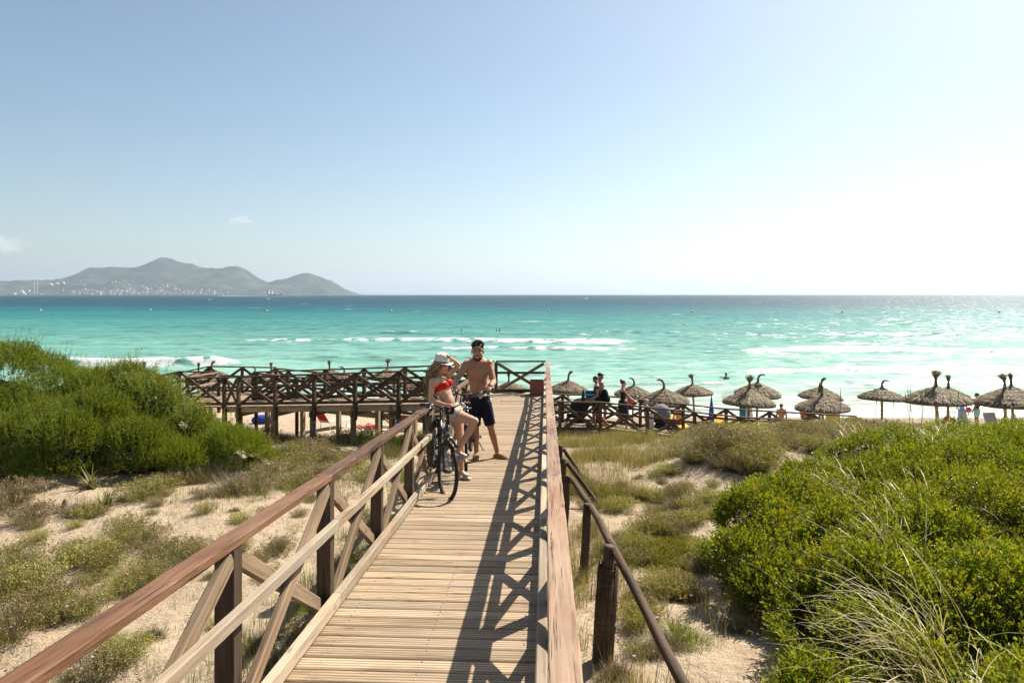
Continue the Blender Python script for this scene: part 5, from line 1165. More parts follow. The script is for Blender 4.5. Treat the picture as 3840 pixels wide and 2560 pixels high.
# first bicycle leaning on the railing under the woman
def place_bike(front, rear, steer, lean, label, pedal):
    f, r_ = Vector(front), Vector(rear); d = (f-r_); hd = math.atan2(d.y, d.x); mid = (f+r_)/2; mid.z = deck_z(mid.y)+.002
    b = bicycle(mid, hd, steer, lean, label, pedal); slope = math.atan(.0504)
    b.rotation_euler = (lean, slope*(-d.y/d.length)*1.0, hd); return b
bike1 = place_bike((-.80, 8.25, 0), (-1.05, 9.30, 0), R(11), R(-3), 'dark blue trekking bicycle the hatted woman sits on beside the railing', -.15)
bike2 = place_bike((-.665, 9.88, 0), (-.66, 10.96, 0), R(4), 0, 'dark trekking bicycle held upright by the bare-chested man', -.1)
# ============================================================ SMALL THINGS BY THE BOARDWALK
# round-pole fence beside the ramp, one post wrapped in reed
fence = empty('pole_fence', (.93, 8, gz(.93, 8)), 0, 'rustic round-pole dune fence with slanting rails beside the boardwalk', 'fence')
fo = fence.location.copy()
def pole(name, p0, p1, r0, r1, m='post', par=fence, seg=10):
    p0, p1 = Vector(p0)-fo, Vector(p1)-fo; L_ = (p1-p0).length; mb = MB(); n = 6
    mb.tube([(-L_/2+L_*i/n, math.sin(i*2.1)*.004, math.cos(i*1.7)*.004) for i in range(n+1)], [r0+(r1-r0)*i/n for i in range(n+1)], seg)
    o = mb.build(name, MAT[m], par, True); o.matrix_local = frame_to(p0, p1, (0.3, .9, .3)); return o
tops = [P(2286, 2045, 6.5), P(2204, 1888, 8.8), P(2129, 1782, 11.0), P(2115, 1719, 12.7), P(2103, 1669, 14.5)]
nxt = Vector((1.12, 4.3, 4.62)); tops2 = [nxt]+tops
for i, t_ in enumerate(tops2):
    b = Vector((t_.x-.07, t_.y+.02, gz(t_.x, t_.y)-.3)); pole('post', b, t_, .062, .054)
for i in range(3): pole('rail', tops2[i]-Vector((-.05, 0, .05)), tops2[i+1]-Vector((-.05, 0, .04)), .045, .04)
for (t_, q) in ((tops[4], (2196, 1795)), (tops[3], (2262, 1905)), (tops[1], (2312, 2045))):
    g = ground_at(*q); pole('slanting_rail', t_-Vector((-.06, 0, .08)), g-Vector((0, 0, .05)), .042, .038)
# reed mat tied round the nearest post
t0 = tops[0]; bb = Vector((t0.x-.07, t0.y, gz(t0.x, t0.y)-.02)); rw = empty('reed_wrap', bb, 0, 'bundle of dark reeds tied with wire round a fence post', 'reed mat')
mb = MB(); ax_ = (t0-bb)
for k in range(30):
    a = 2*math.pi*k/30; r = .088+random.uniform(-.006, .006); o = Vector((math.cos(a)*r, math.sin(a)*r, 0)); L_ = .84+random.uniform(-.03, .03)
    mb.tube([o, o+ax_*L_*.5+Vector((random.uniform(-.006, .006), 0, 0)), o+ax_*L_], .0095, 6)
mb.build('reed', MAT['brace_d'], rw, True)
for q in (.12, .36, .6, .8):
    mb = MB(); mb.tube([ax_*q+Vector((math.cos(a)*.102, math.sin(a)*.102, .01*math.sin(a*2))) for a in np.linspace(0, 6.2832, 20)], .0022, 5, False); mb.build('wire_tie', MAT['brace_d'], rw, True)
# short stump in the sand
g = ground_at(243, 1918); mb = MB(); mb.tube([(0, 0, -.1), (.005, 0, .06), (.0, .01, .15), (.02, 0, .22)], [.055, .055, .05, .03], 9); o = mb.build('wooden_stump', MAT['brace'], None, True); o.location = g; tag(o, 'short weathered wooden stump in the sand beside pale grass', 'stump')
# litter bin on the landing
MAT['terra'] = plain('terracotta_paint', (.27, .105, .065), .75, .25, .14, 6)
lb = empty('litter_bin', (.735, 20.22, RP(0, 20.2).z), -.03, 'square terracotta-red litter bin in the corner of the boardwalk landing', 'bin')
mb = MB(); w, wt, h, tk = .20, .205, .40, .012
for s_, (dx, dy) in (((.41, .014), (0, -1)), ((.41, .014), (0, 1)), ((.014, .39), (-1, 0)), ((.014, .39), (1, 0))): mb.box((dx*.198, dy*.198, h/2+.01), (s_[0], s_[1], h))
mb.box((0, 0, .014), (.38, .38, .02)); mb.build('body', MAT['terra'], lb)
mb = MB()
for s_, (dx, dy) in (((.43, .02), (0, -1)), ((.43, .02), (0, 1)), ((.02, .43), (-1, 0)), ((.02, .43), (1, 0))): mb.box((dx*.204, dy*.204, h+.015), (s_[0], s_[1], .03))
mb.build('rim', MAT['terra'], lb)
# ============================================================ THE BEACH
MAT['thatch'] = leafmat('palm_thatch', [(0, (.050, .036, .023)), (.4, (.19, .140, .090)), (.75, (.36, .28, .19)), (1, (.52, .42, .29))], .12, .7, .2, .12)
def parasol_meshes(seed, bend):
    rg = np.random.default_rng(seed); n = 1500; az = rg.uniform(0, 2*np.pi, n)
    # thatch: straws laid down the cone, thick fringed edge
    r0 = rg.random(n)*.85; r1 = np.minimum(r0+rg.uniform(.25, .5, n), 1.15+rg.normal(size=n)*.02)
    def prof(r): return 2.33-.50*(r/1.15)**.9+.02*np.sin(r*25)-.05*(r/1.15)**6
    parts = []; m = 4; wd = rg.uniform(.008, .02, n)
    lay = rg.uniform(0, .045, n); ts = np.linspace(0, 1, m)
    rr = r0[:, None]+(r1-r0)[:, None]*ts; aa = az[:, None]+(rg.normal(size=n)*.05)[:, None]*ts
    zz = prof(rr)+lay[:, None]+(.02*ts**2)[None]
    c = np.stack([np.cos(aa)*rr, np.sin(aa)*rr, zz], -1); sd = np.stack([-np.sin(aa), np.cos(aa), 0*aa], -1)*(wd[:, None]*(.7+.3*ts))[..., None]
    V = np.stack([c-sd, c+sd], 2).reshape(n, -1, 3); f = np.array([[2*i, 2*i+1, 2*i+3, 2*i+2] for i in range(m-1)])
    F = (np.arange(n)[:, None, None]*2*m+f[None]).reshape(-1, 4); T = np.repeat(np.clip(rg.normal(size=n)*.3+.5, 0, 1), 2*m); parts.append((V.reshape(-1, 3), F, T))
    k = 520; az = rg.uniform(0, 2*np.pi, k); base = np.column_stack([np.cos(az)*1.12, np.sin(az)*1.12, prof(1.12)+rg.uniform(-.05, .05, k)]); parts.append(blades(base, az, rg.uniform(.05, .13, k), rg.uniform(1.7, 2.9, k), np.zeros(k), rg.uniform(.008, .02, k), rg.random(k)*.7, 2, rng=rg))
    # inner cone that closes the roof
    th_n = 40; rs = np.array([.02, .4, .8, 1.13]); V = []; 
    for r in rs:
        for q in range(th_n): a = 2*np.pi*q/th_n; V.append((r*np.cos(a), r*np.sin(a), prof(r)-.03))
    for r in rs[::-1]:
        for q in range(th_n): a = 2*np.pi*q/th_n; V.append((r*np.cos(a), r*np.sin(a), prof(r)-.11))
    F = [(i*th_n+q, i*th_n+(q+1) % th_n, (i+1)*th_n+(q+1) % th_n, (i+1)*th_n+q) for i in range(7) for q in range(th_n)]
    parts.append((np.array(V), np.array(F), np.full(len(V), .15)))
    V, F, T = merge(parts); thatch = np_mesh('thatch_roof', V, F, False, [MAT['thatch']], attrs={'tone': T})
    # tuft: bound neck and a brush bent by the wind
    parts = []; k = 260; az = rg.uniform(0, 2*np.pi, k); q = np.sqrt(rg.random(k))*.052
    nx, ny, lean, L_, spread = bend
    base = np.column_stack([np.cos(az)*q*1.6, np.sin(az)*q*1.6, np.full(k, 2.27)])
    p = base.copy(); rows = []; sg = 7
    for i in range(sg+1):
        t_ = i/sg; w = rg.uniform(.006, .013, k)*(1-.8*t_**2)
        s_ = np.stack([-np.sin(az), np.cos(az), 0*az], -1)*w[:, None]; rows.append(np.stack([p-s_, p+s_], 1))
        pinch = -.55 if t_ < .25 else (0 if t_ < .55 else spread); a = lean*max(0, t_-.25)*1.6
        d = np.stack([np.cos(az)*q*6*pinch+nx*math.sin(a), np.sin(az)*q*6*pinch+ny*math.sin(a), np.full(k, math.cos(a))], -1)+rg.normal(size=(k, 3))*(.05+.30*max(0, t_-.6))*t_
        p = p+unit(d)*(L_/sg*rg.uniform(.85, 1.1, k))[:, None]
    V = np.stack(rows, 1).reshape(k, -1, 3); f = np.array([[2*i, 2*i+1, 2*i+3, 2*i+2] for i in range(sg)]); F = (np.arange(k)[:, None, None]*2*(sg+1)+f[None]).reshape(-1, 4)
    tuft = np_mesh('straw_tuft', V.reshape(-1, 3), F, False, [MAT['thatch']], attrs={'tone': np.repeat(np.clip(rg.normal(size=k)*.2+.3, 0, 1), 2*(sg+1))})
    return thatch, tuft
TH = {k: parasol_meshes(500+i, b) for i, (k, b) in enumerate({'R': (1, 0, 1.1, .66, 1.3), 'L': (-1, 0, 1.7, .70, .9), 'U': (.2, 0, .25, .72, 3.4), 'S': (-.3, .2, .4, .66, .9), 'D': (1, .1, 2.0, .72, .6), 'G': (-.6, .1, .9, .7, 2.0)}.items())}
mb = MB(); mb.tube([(0, 0, -.4), (.01, 0, 1), (0, 0, 2.36)], [.062, .058, .05], 10); POLE = mb.mesh('pole', True, [MAT['pole']])
mb = MB(); mb.tube([(0, 0, 1.40), (0, 0, 1.58)], .064, 10); BAND = mb.mesh('pale_band', True, [MAT['pale']])
PAR_L = {'R': 'straw parasol with right-blown tuft', 'L': 'straw parasol with left-hooked tuft', 'U': 'straw parasol with wide brush tuft', 'S': 'straw parasol with narrow straight tuft', 'D': 'straw parasol with drooping tuft', 'G': 'straw parasol with ragged leaning tuft'}
def parasol(px, Y, kind, extra, s=1.0):
    X = (px-1920)/2560*Y; th = empty('straw_parasol', (X, Y, gz(X, Y)), random.uniform(-.25, .25), PAR_L[kind]+' '+extra, 'parasol', 'straw parasols on the beach')
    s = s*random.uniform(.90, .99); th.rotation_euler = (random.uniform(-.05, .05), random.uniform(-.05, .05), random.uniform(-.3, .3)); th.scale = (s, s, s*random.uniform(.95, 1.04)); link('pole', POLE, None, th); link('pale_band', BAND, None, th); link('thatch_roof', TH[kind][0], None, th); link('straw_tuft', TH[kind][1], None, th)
for a in [(2055, 27.0, 'L', 'half hidden behind the boardwalk corner'), (2128, 37.5, 'R', 'behind the walkers with the backpack'), (2370, 36.5, 'L', 'behind the woman in the black dress'), (2495, 29.1, 'L', 'above the grey stroller'), (2604, 37.4, 'G', 'beyond the blue folded umbrella'),
          (2802, 28.2, 'U', 'above the white sunbed back'), (2836, 33.0, 'D', 'just behind the wide-brushed one'), (3089, 27.3, 'S', 'above the yellow chair'), (3071, 33.9, 'R', 'tucked behind the one over the yellow chair'), (3306, 32.6, 'D', 'standing alone by the water'),
          (3516, 25.0, 'U', 'above the dark red bag'), (3552, 31.0, 'S', 'behind the one over the dark red bag'), (3771, 25.6, 'G', 'above the grey sunbed back'), (3800, 30.6, 'S', 'behind the one over the grey sunbed back'), (4050, 27, 'R', 'beyond the last mastic crest'),
          (1911, 39.5, 'S', 'seen through the landing railing'), (1452, 43.5, 'U', 'behind the middle of the side walkway'), (1289, 42.5, 'L', 'behind the bathing towel on the side walkway'), (1244, 43, 'S', 'between two others behind the side walkway'), (1018, 43.5, 'S', 'behind the turn of the side walkway'), (950, 41, 'L', 'with its roof low behind the zigzag landing'), (800, 43, 'R', 'left of the zigzag landing'), (742, 42, 'S', 'at the far end of the zigzag landing'), (543, 44, 'S', 'peeping over the juniper'), (1600, 41, 'L', 'behind the blonde woman'), (1760, 40, 'G', 'behind the bare-chested man')]: parasol(*a)
# ---- sunbeds and chairs
for nm, c in (('bed_grey', (.42, .40, .37)), ('bed_white', (.72, .70, .66)), ('orange', (.68, .29, .012)), ('blue', (.02, .07, .30)), ('teal', (.03, .30, .42)), ('crimson', (.30, .012, .02)), ('mint', (.25, .55, .45)), ('pinkf', (.70, .10, .22)), ('lilac', (.60, .48, .58)), ('paleblue', (.33, .43, .62)), ('greyfab', (.22, .23, .24)), ('whitef', (.75, .74, .72)), ('brownf', (.10, .075, .05)), ('purple', (.22, .20, .34)), ('stripe_d', (.035, .033, .035)), ('yellowf', (.72, .42, .03))): MAT[nm] = fabric(nm+'_fabric', c)
def sunbed(x, y, rz, back, m, label, towel=None, s=1.0):
    th = empty('sunbed', (x, y, gz(x, y)), rz, label, 'sunbed'); fm_ = MAT['bed_white']
    # local: head at +Y, lying surface at z .32
    mb = MB(); bz = .32; by = .25; L2 = .75; e = Vector((0, by+L2*math.cos(back), bz+L2*math.sin(back)))
    for k in (-1, 1): mb.tube([(k*.3, -1.0, bz), (k*.3, by, bz)], .02, 6); mb.tube([(k*.3, by, bz), (k*.3, e.y, e.z)], .02, 6)
    mb.tube([(-.3, -1.0, bz), (.3, -1.0, bz)], .02, 6); mb.tube([(-.3, e.y, e.z), (.3, e.y, e.z)], .02, 6); mb.build('frame', fm_, th, True)
    for y_ in (-.8, .2):
        for k in (-1, 1): m2 = MB(); m2.tube([(k*.3, y_, bz), (k*.3, y_+.06, -.03)], .018, 6); m2.build('leg', fm_, th, True)
    mb = MB(); mb.box((0, (by-1)/2, bz+.005), (.58, 1.24, .03)); mb.build('seat', MAT[m], th)
    mb = MB(); MR = Matrix.Rotation(back, 3, 'X'); mb.box(Vector((0, by, bz))+MR@Vector((0, L2/2, 0)), (.58, L2-.02, .03), MR); br = mb.build('backrest', MAT[m], th)
    if towel:
        mb = MB(); mb.box(Vector((0, by, bz))+MR@Vector((0, L2*.62, -.02)), (.60, L2*.85, .012), MR); mb.box(Vector((0, by, bz))+MR@Vector((0, L2*.62, .022)), (.60, L2*.85, .012), MR); mb.build('towel', MAT[towel], th)
    return th
def bx(px, Y): return (px-1920)/2560*Y
sunbed(bx(2808, 33.6), 33.6, 0, R(75), 'bed_white', 'white sunbed with its back raised under the wide-brushed parasol')
sunbed(bx(3745, 30), 30, .2, R(70), 'bed_grey', 'grey mesh sunbed with its back raised at the parasol by the mastic crest')
sunbed(bx(3041, 31.2), 31.2, .0, R(72), 'orange', 'sunbed draped with a plain yellow-orange towel', 'orange')
sunbed(bx(3137, 30.6), 30.6, -.1, R(66), 'stripe_d', 'sunbed draped with an orange and black towel', 'yellowf')
sunbed(bx(2545, 32.8), 32.8, .1, R(20), 'yellowf', 'low yellow sunbed under the sunburnt sitter beyond the lower walkway')
sunbed(bx(2720, 31.5), 31.5, .2, R(30), 'yellowf', 'low yellow sunbed beside the folded blue umbrella')
sunbed(bx(1235, 31.0), 31.0, 2.6, R(55), 'bed_grey', 'grey sunbed with raised back seen under the side walkway', 'crimson')
sunbed(bx(1390, 29.5), 29.5, 1.6, R(12), 'bed_white', 'white flat sunbed under the sunbather seen below the side walkway')
sunbed(bx(1500, 31.5), 31.5, 1.7, R(15), 'bed_grey', 'flat grey sunbed near the stilts seen below the side walkway')
# ---- small figures
def figure(label, loc, face, h=1.75, pose='stand', skin='skin_tan', hair='hair_d', top=None, bottom=None, arms=None, dress=None, cap_=None, bun=False, headf=None, legs=None, vox=.016, lean=0.0, longh=False):
    th = empty('person', loc, 0, label, 'person'); k = h/1.75; B = basis((math.cos(face), math.sin(face), 0))
    def L(r, f, u): return B@Vector((r*k, f*k, u*k))
    dz = 0
    if pose == 'sit': dz = -.80
    def T(r, f, u): return L(r, f+lean*(u-.9), u+dz)
    J = dict(neck=T(0, -.01, 1.455), chest=T(0, 0, 1.28), waist=T(0, 0, 1.08), pelvis=T(0, 0, .94), shR=T(.175, 0, 1.42), shL=T(-.175, 0, 1.42))
    if pose == 'sit': lg = [[L(.09, .05, .10), L(.14, .48, .20), L(.14, .55, .08)], [L(-.09, .05, .10), L(-.14, .48, .20), L(-.14, .55, .08)]]
    elif pose == 'walk': lg = [[L(.09, 0, .9), L(.09, .16, .50), L(.09, .10, .09)], [L(-.09, 0, .9), L(-.09, .02, .50), L(-.09, -.30, .16)]]
    else: lg = [[L(.09, 0, .9), L(.10, .03, .49), L(.11, .0, .085)], [L(-.09, 0, .9), L(-.10, .02, .49), L(-.11, .0, .085)]]
    J['hipR'], J['hipL'] = lg[0][0], lg[1][0]; f3 = B@Vector((0, 1, 0)); male = dress is None and not bun
    mb = MB(); Bt_ = torso(mb, J, f3, male, k); hf = f3 if headf is None else B@Vector(headf)
    hc_ = T(0, .02, 1.625); head(mb, hc_, hf, k)
    ar = arms or [((.24, -.02, 1.14), (.25, .08, .90)), ((-.24, -.02, 1.14), (-.25, .08, .90))]
    for sh, (e, w) in zip(('shR', 'shL'), ar):
        e_, w_ = T(*e), T(*w); arm(mb, J[sh], e_, w_, male, k); hand(mb, w_, (w_-e_), B@Vector((-.3 if sh == 'shR' else .3, .2, -.5)), k*.95, .5, 1 if sh == 'shR' else -1)
    for a in lg: leg(mb, *a, male, k); foot(mb, a[2], f3, k)
    link('body', remesh(mb, 'body', vox, 2, [MAT[skin]]), None, th)
    if cap_ is None or bun:
        mb = MB(); Bh = basis(hf); mb.ell(hc_+Bh@Vector((0, -.022, .05))*k, (.082*k, .098*k, .086*k), Bh, 14, 10)
        if bun: mb.ell(hc_+Bh@Vector((0, -.09, .12))*k, .045*k, None, 10, 8)
        if longh: mb.ell(hc_+Bh@Vector((0, -.06, -.05))*k, (.075*k, .05*k, .12*k), Bh, 12, 8)
        me = remesh(mb, 'hair', .012, 1, [MAT[hair]]); cut_mesh(me, [(hc_+Bh@Vector((0, .05, .06))*k, Bh@Vector((0, -1, .45)))]); link('hair', me, None, th)
    if cap_:
        mb = MB(); Bh = basis(hf); mb.ell(hc_+Bh@Vector((0, -.012, .062))*k, (.083*k, .102*k, .082*k), Bh, 14, 10); mb.ell(hc_+Bh@Vector((0, (.12 if not cap_[1] else -.10), .055))*k, (.07*k, (.075 if not cap_[1] else .03)*k, .010*k), Bh, 12, 6)
        me = mb.mesh('cap', True, [MAT[cap_[0]]]); cut_mesh(me, [(hc_+Bh@Vector((0, 0, .035))*k, Bh@Vector((0, .1, 1)))]); link('cap', me, None, th)
    ax = Bt_.col[2]
    if top:
        mb = MB(); torso(mb, J, f3, male, k, .014); me = remesh(mb, 'shirt', vox, 1, [MAT[top]]); cut_mesh(me, [(J['neck']-ax*.03*k, -ax), (J['pelvis']+ax*.02, ax)]); link('shirt', me, None, th)
    if bottom:
        mb = MB(); mb.ell(J['pelvis'], (.165*k, .12*k, .125*k), Bt_, 16, 10)
        for a in lg: cap(mb, a[0], a[0].lerp(a[1], .75), .108*k, .085*k, flat1=True)
        me = remesh(mb, 'shorts', vox*.8, 1, [MAT[bottom]]); link('shorts', me, None, th)
    if dress:
        mb = MB(); torso(mb, J, f3, False, k, .012); cap(mb, J['pelvis'], L(0, .02, .46)+Vector((0, 0, dz)), .17*k, .21*k, sq=(B@Vector((1, 0, 0)), 1.1), flat1=True)
        me = remesh(mb, 'dress', vox*.9, 1, [MAT[dress]]); cut_mesh(me, [(J['chest']+ax*.07*k, -ax)]); link('dress', me, None, th)
    return th
def deckB(x): return float(np.interp(x, [b.x for b in bN], [b.z for b in bN]))
def onB(px, Y): x = bx(px, Y); return (x, Y, deckB(x))
figure('man in dark vest and striped shorts carrying a black backpack on the lower walkway', onB(2244, 22.55), math.pi, 1.72, 'walk', 'skin_tan', 'hair_d', 'stripe_d', 'brownf', [((.22, .05, 1.12), (.2, .32, 1.0)), ((-.22, .05, 1.12), (-.2, .32, 1.0))], headf=(.15, 1, -.6), lean=.10)
figure('man in black cap and lilac shirt walking beside the backpacker', onB(2250, 23.1), 0.15, 1.78, 'walk', 'skin_tan', 'hair_d', 'purple', 'stripe_d', [((.24, -.02, 1.14), (.25, .08, .90)), ((-.25, -.1, 1.14), (-.34, .05, 1.0))], cap_=('black', False))
figure('woman with hair bun in strapless black dress pushing the grey stroller', onB(2336, 22.75), 0, 1.66, 'walk', 'skin_f', 'hair_br', None, None, [((.2, .22, 1.14), (.16, .46, .98)), ((-.2, .22, 1.14), (-.16, .46, .98))], dress='black', bun=True)
figure('small child in lilac cap and pale blue shirt leaning on the grey stroller', onB(2424, 22.6), 0, 1.12, 'stand', 'skin_p', 'hair_bl2', 'paleblue', 'paleblue', [((.2, .22, 1.2), (.16, .50, 1.1)), ((-.2, .22, 1.2), (-.16, .50, 1.1))], cap_=('lilac', True))
# backpack, towel bag, black umbrella
MAT['backpack'] = fabric('black_nylon', (.012, .012, .015))
x, y, z = onB(2268, 22.5); bk = empty('backpack', (x, y, z+.82), 0, 'bulging black backpack on the back of the man in the dark vest', 'backpack')
mb = MB(); mb.ell((0, 0, .25), (.13, .17, .27), None, 16, 12); mb.ell((.07, 0, .16), (.10, .14, .15), None, 14, 10); link('bag', remesh(mb, 'bag', .02, 2, [MAT['backpack']]), None, bk)
mb = MB(); mb.ell((.155, 0, .17), (.02, .10, .09), None, 10, 8); mb.build('front_pocket', MAT['frame_b'], bk, True)
for k in (-1, 1): mb = MB(); mb.tube([(-.08, k*.10, .48), (-.22, k*.12, .46), (-.28, k*.13, .30), (-.12, k*.12, .06)], .018, 6); mb.build('strap', MAT['backpack'], bk, True)
def stripes(name, cols, x0, x1, n, w, m0): pass
x, y, z = onB(2212, 22.5); tw = empty('striped_towel', (x, y-.05, z+.78), 0, 'turquoise and navy striped towel with red hem held by the man in the vest', 'towel')
cols = ['teal', 'blue', 'mint', 'blue', 'teal', 'mint', 'teal', 'redp']
for i in range(8):
    mb = MB(); zz = .46-.058*i; V = []
    for j in range(7): xx = -.15+.05*j; yy = .02*math.sin(j*1.6); V += [(xx, yy, zz-.0285), (xx, yy, zz+.0285), (xx, yy+.012, zz-.0285), (xx, yy+.012, zz+.0285)]
    F = []
    for j in range(6): a = 4*j; F += [(a, a+1, a+5, a+4), (a+2, a+6, a+7, a+3), (a+1, a+3, a+7, a+5), (a, a+4, a+6, a+2)]
    mb.add(V, F); mb.build('stripe', MAT[cols[i]], tw, True)
x, y, z = onB(2187, 22.4); um = empty('folded_umbrella', (x, y, z+.95), 0, 'small folded black umbrella hanging over the near rail of the lower walkway', 'umbrella')
mb = MB(); mb.lathe([(.004, .36), (.02, .34), (.05, .15), (.085, .0), (.06, -.01), (.001, -.005)], (0, 0, 0), 10); mb.build('canopy', MAT['black'], um)
mb = MB(); mb.tube([(0, 0, 0), (0, 0, -.12), (.02, 0, -.17), (.05, 0, -.17), (.06, 0, -.13)], .008, 6); mb.build('handle', MAT['brace'], um, True)
def stroller(px, Y, face, hood, label):
    x, y, z = onB(px, Y); th = empty('stroller', (x, y, z), face, label, 'stroller')
    for fx in (-.32, .34):
        for k in (-1, 1):
            mb = MB(); r = .10; mb.tube([(fx+(r-.02)*math.cos(a), k*.24, r+(r-.02)*math.sin(a)) for a in np.linspace(0, 6.2832, 17)], .02, 6, False)
            for q in range(5): a = q*1.2566; mb.tube([(fx, k*.24, r), (fx+.08*math.cos(a), k*.24, r+.08*math.sin(a))], .006, 4)
            mb.build('wheel', MAT['black'], th, True)
    mb = MB()
    for k in (-1, 1): mb.tube([(.34, k*.22, .1), (-.1, k*.24, .55), (-.50, k*.22, .98), (-.58, k*.16, 1.0)], .013, 6); mb.tube([(-.32, k*.22, .1), (.05, k*.24, .50)], .013, 6)
    mb.tube([(-.58, -.16, 1.0), (-.58, .16, 1.0)], .016, 6); mb.build('frame', MAT['black'], th, True)
    mb = MB(); chain(mb, [(-.22, 0, .66), (-.06, 0, .42), (.28, 0, .42)], [.17, .19, .15], sq=((0, 0, 1), .45)); mb.build('seat', MAT['stripe_d'], th, True)
    mb = MB(); mb.ell((-.02, 0, .66), (.34, .25, .34), None, 18, 12); me = mb.mesh('hood', True, [MAT[hood]]); cut_mesh(me, [((0, 0, .60), (.35, 0, 1))]); link('hood', me, None, th)
    mb = MB(); mb.ell((-.02, 0, .26), (.24, .18, .10), None, 12, 8); mb.build('basket', MAT['stripe_d'], th, True)
    mb = MB(); mb.ell((-.50, 0, .72), (.09, .17, .17), None, 12, 8); mb.build('bag', MAT['frame_b'], th, True)
    return th
stroller(2480, 22.75, 0, 'greyfab', 'stroller with grey hood pushed along the lower walkway')
stroller(2172, 22.55, math.pi, 'stripe_d', 'low black stroller beside the boardwalk corner on the lower walkway')
x, y, z = onB(2440, 22.45); mb = MB()
V = []; F = []
for i in range(8):
    for j in range(6): V += [(-.10+.03*i, .015*math.sin(i*1.9+j*.3), .72-.12*j+(.02*i if j == 5 else 0))]
for i in range(7):
    for j in range(5): a = i*6+j; F.append((a, a+1, a+7, a+6))
mb.add(V, F); me = mb.mesh('white_towel', True, [MAT['whitef']]); o = link('white_towel', me); o.location = (x, y, z); tag(o, 'white towel hanging from the side of the grey stroller', 'towel'); so_ = o.modifiers.new('s', 'SOLIDIFY'); so_.thickness = .012
def gl(px, Y, up=0): x = bx(px, Y); return (x, Y, gz(x, Y)+up)
figure('sunburnt man seated on a low yellow sunbed with his back turned', gl(2545, 32.7, .33), math.pi/2, 1.75, 'sit', 'skin_r', 'hair_br', None, 'redp')
figure('bare-backed dark-haired man sitting on the beach facing the sea', gl(2930, 33.5, .30), math.pi/2, 1.75, 'sit', 'skin_r', 'hair_d', None, 'blue')
figure('dark-haired person leaning back in the yellow-towelled sunbed', gl(3038, 31.4, .33), math.pi/2, 1.72, 'sit', 'skin_tan', 'hair_d', 'black', 'black')
figure('blonde woman in pale blue dress holding a red ball beside a parasol', gl(3608, 33), .3, 1.70, 'stand', 'skin_p', 'hair_bl', None, None, dress='paleblue', longh=True, bun=True)
figure('dark-haired man in brown shirt and green shorts beside the blonde woman', gl(3664, 33.6), math.pi/2+.6, 1.76, 'stand', 'skin_b', 'hair_d', 'brownf', 'mint')
figure('bather with blue shorts wading by the shore seen through the side walkway railing', (bx(1541, 47), 47, -.35), math.pi/2, 1.78, 'stand', 'skin_r', 'hair_br', None, 'blue')
x, y, z = gl(3632, 32.7, 1.0); mb = MB(); mb.ell((0, 0, 0), (.13, .13, .15), None, 14, 10); mb.tube([(0, 0, -.14), (0, 0, -.16)], .012, 6); o = mb.build('red_ball', MAT['pinkf'], None, True); o.location = (x, y, z); tag(o, 'bright red beach ball held by the blonde woman', 'ball')
x, y, z = gl(3555, 30.6); bg_ = empty('beach_bag', (x, y, z), .3, 'large dark red beach bag with toys under a parasol', 'bag')
mb = MB(); mb.lathe([(.001, .02), (.22, .02), (.30, .3), (.34, .62), (.30, .78), (.27, .70), (.2, .66)], (0, 0, 0), 7); mb.build('sack', MAT['crimson'], bg_)
for p_, m_ in (((-.1, 0, .80), 'pinkf'), ((.08, .05, .84), 'mint'), ((.14, -.08, .76), 'lilac'), ((-.02, -.1, .78), 'orange')): mb = MB(); mb.ell(p_, (.12, .11, .10), None, 10, 8); mb.build('toy', MAT[m_], bg_, True)
x, y, z = gl(2668, 31.6); um = empty('beach_umbrella', (x, y, z), 0, 'closed royal blue beach umbrella standing in the sand', 'umbrella')
mb = MB(); mb.tube([(0, 0, -.2), (0, 0, 1.75)], .018, 8); mb.build('pole', MAT['white'], um, True)
mb = MB(); mb.lathe([(.10, .55), (.135, .62), (.13, .85), (.10, 1.15), (.055, 1.45), (.02, 1.75), (.005, 1.85)], (0, 0, 0), 9); mb.build('canopy', MAT['blue'], um)
def hung_towel(px, Y, up, m, label, w=.35, h=.55):
    mb = MB(); V = []; F = []
    for i in range(8):
        for j in range(6): V.append((-w/2+w/7*i, .03*math.sin(i*1.7), -h/5*j))
    for i in range(7):
        for j in range(5): a = i*6+j; F.append((a, a+1, a+7, a+6))
    mb.add(V, F); o = link('towel', mb.mesh('towel', True, [MAT[m]])); o.location = gl(px, Y, up); tag(o, label, 'towel'); q = o.modifiers.new('s', 'SOLIDIFY'); q.thickness = .015
hung_towel(2785, 28.0, 1.55, 'teal', 'dark blue-green towel hanging on a parasol pole', .25, .75)
hung_towel(2362, 36.2, 1.5, 'redp', 'red towel hanging below a parasol', .28, .7)
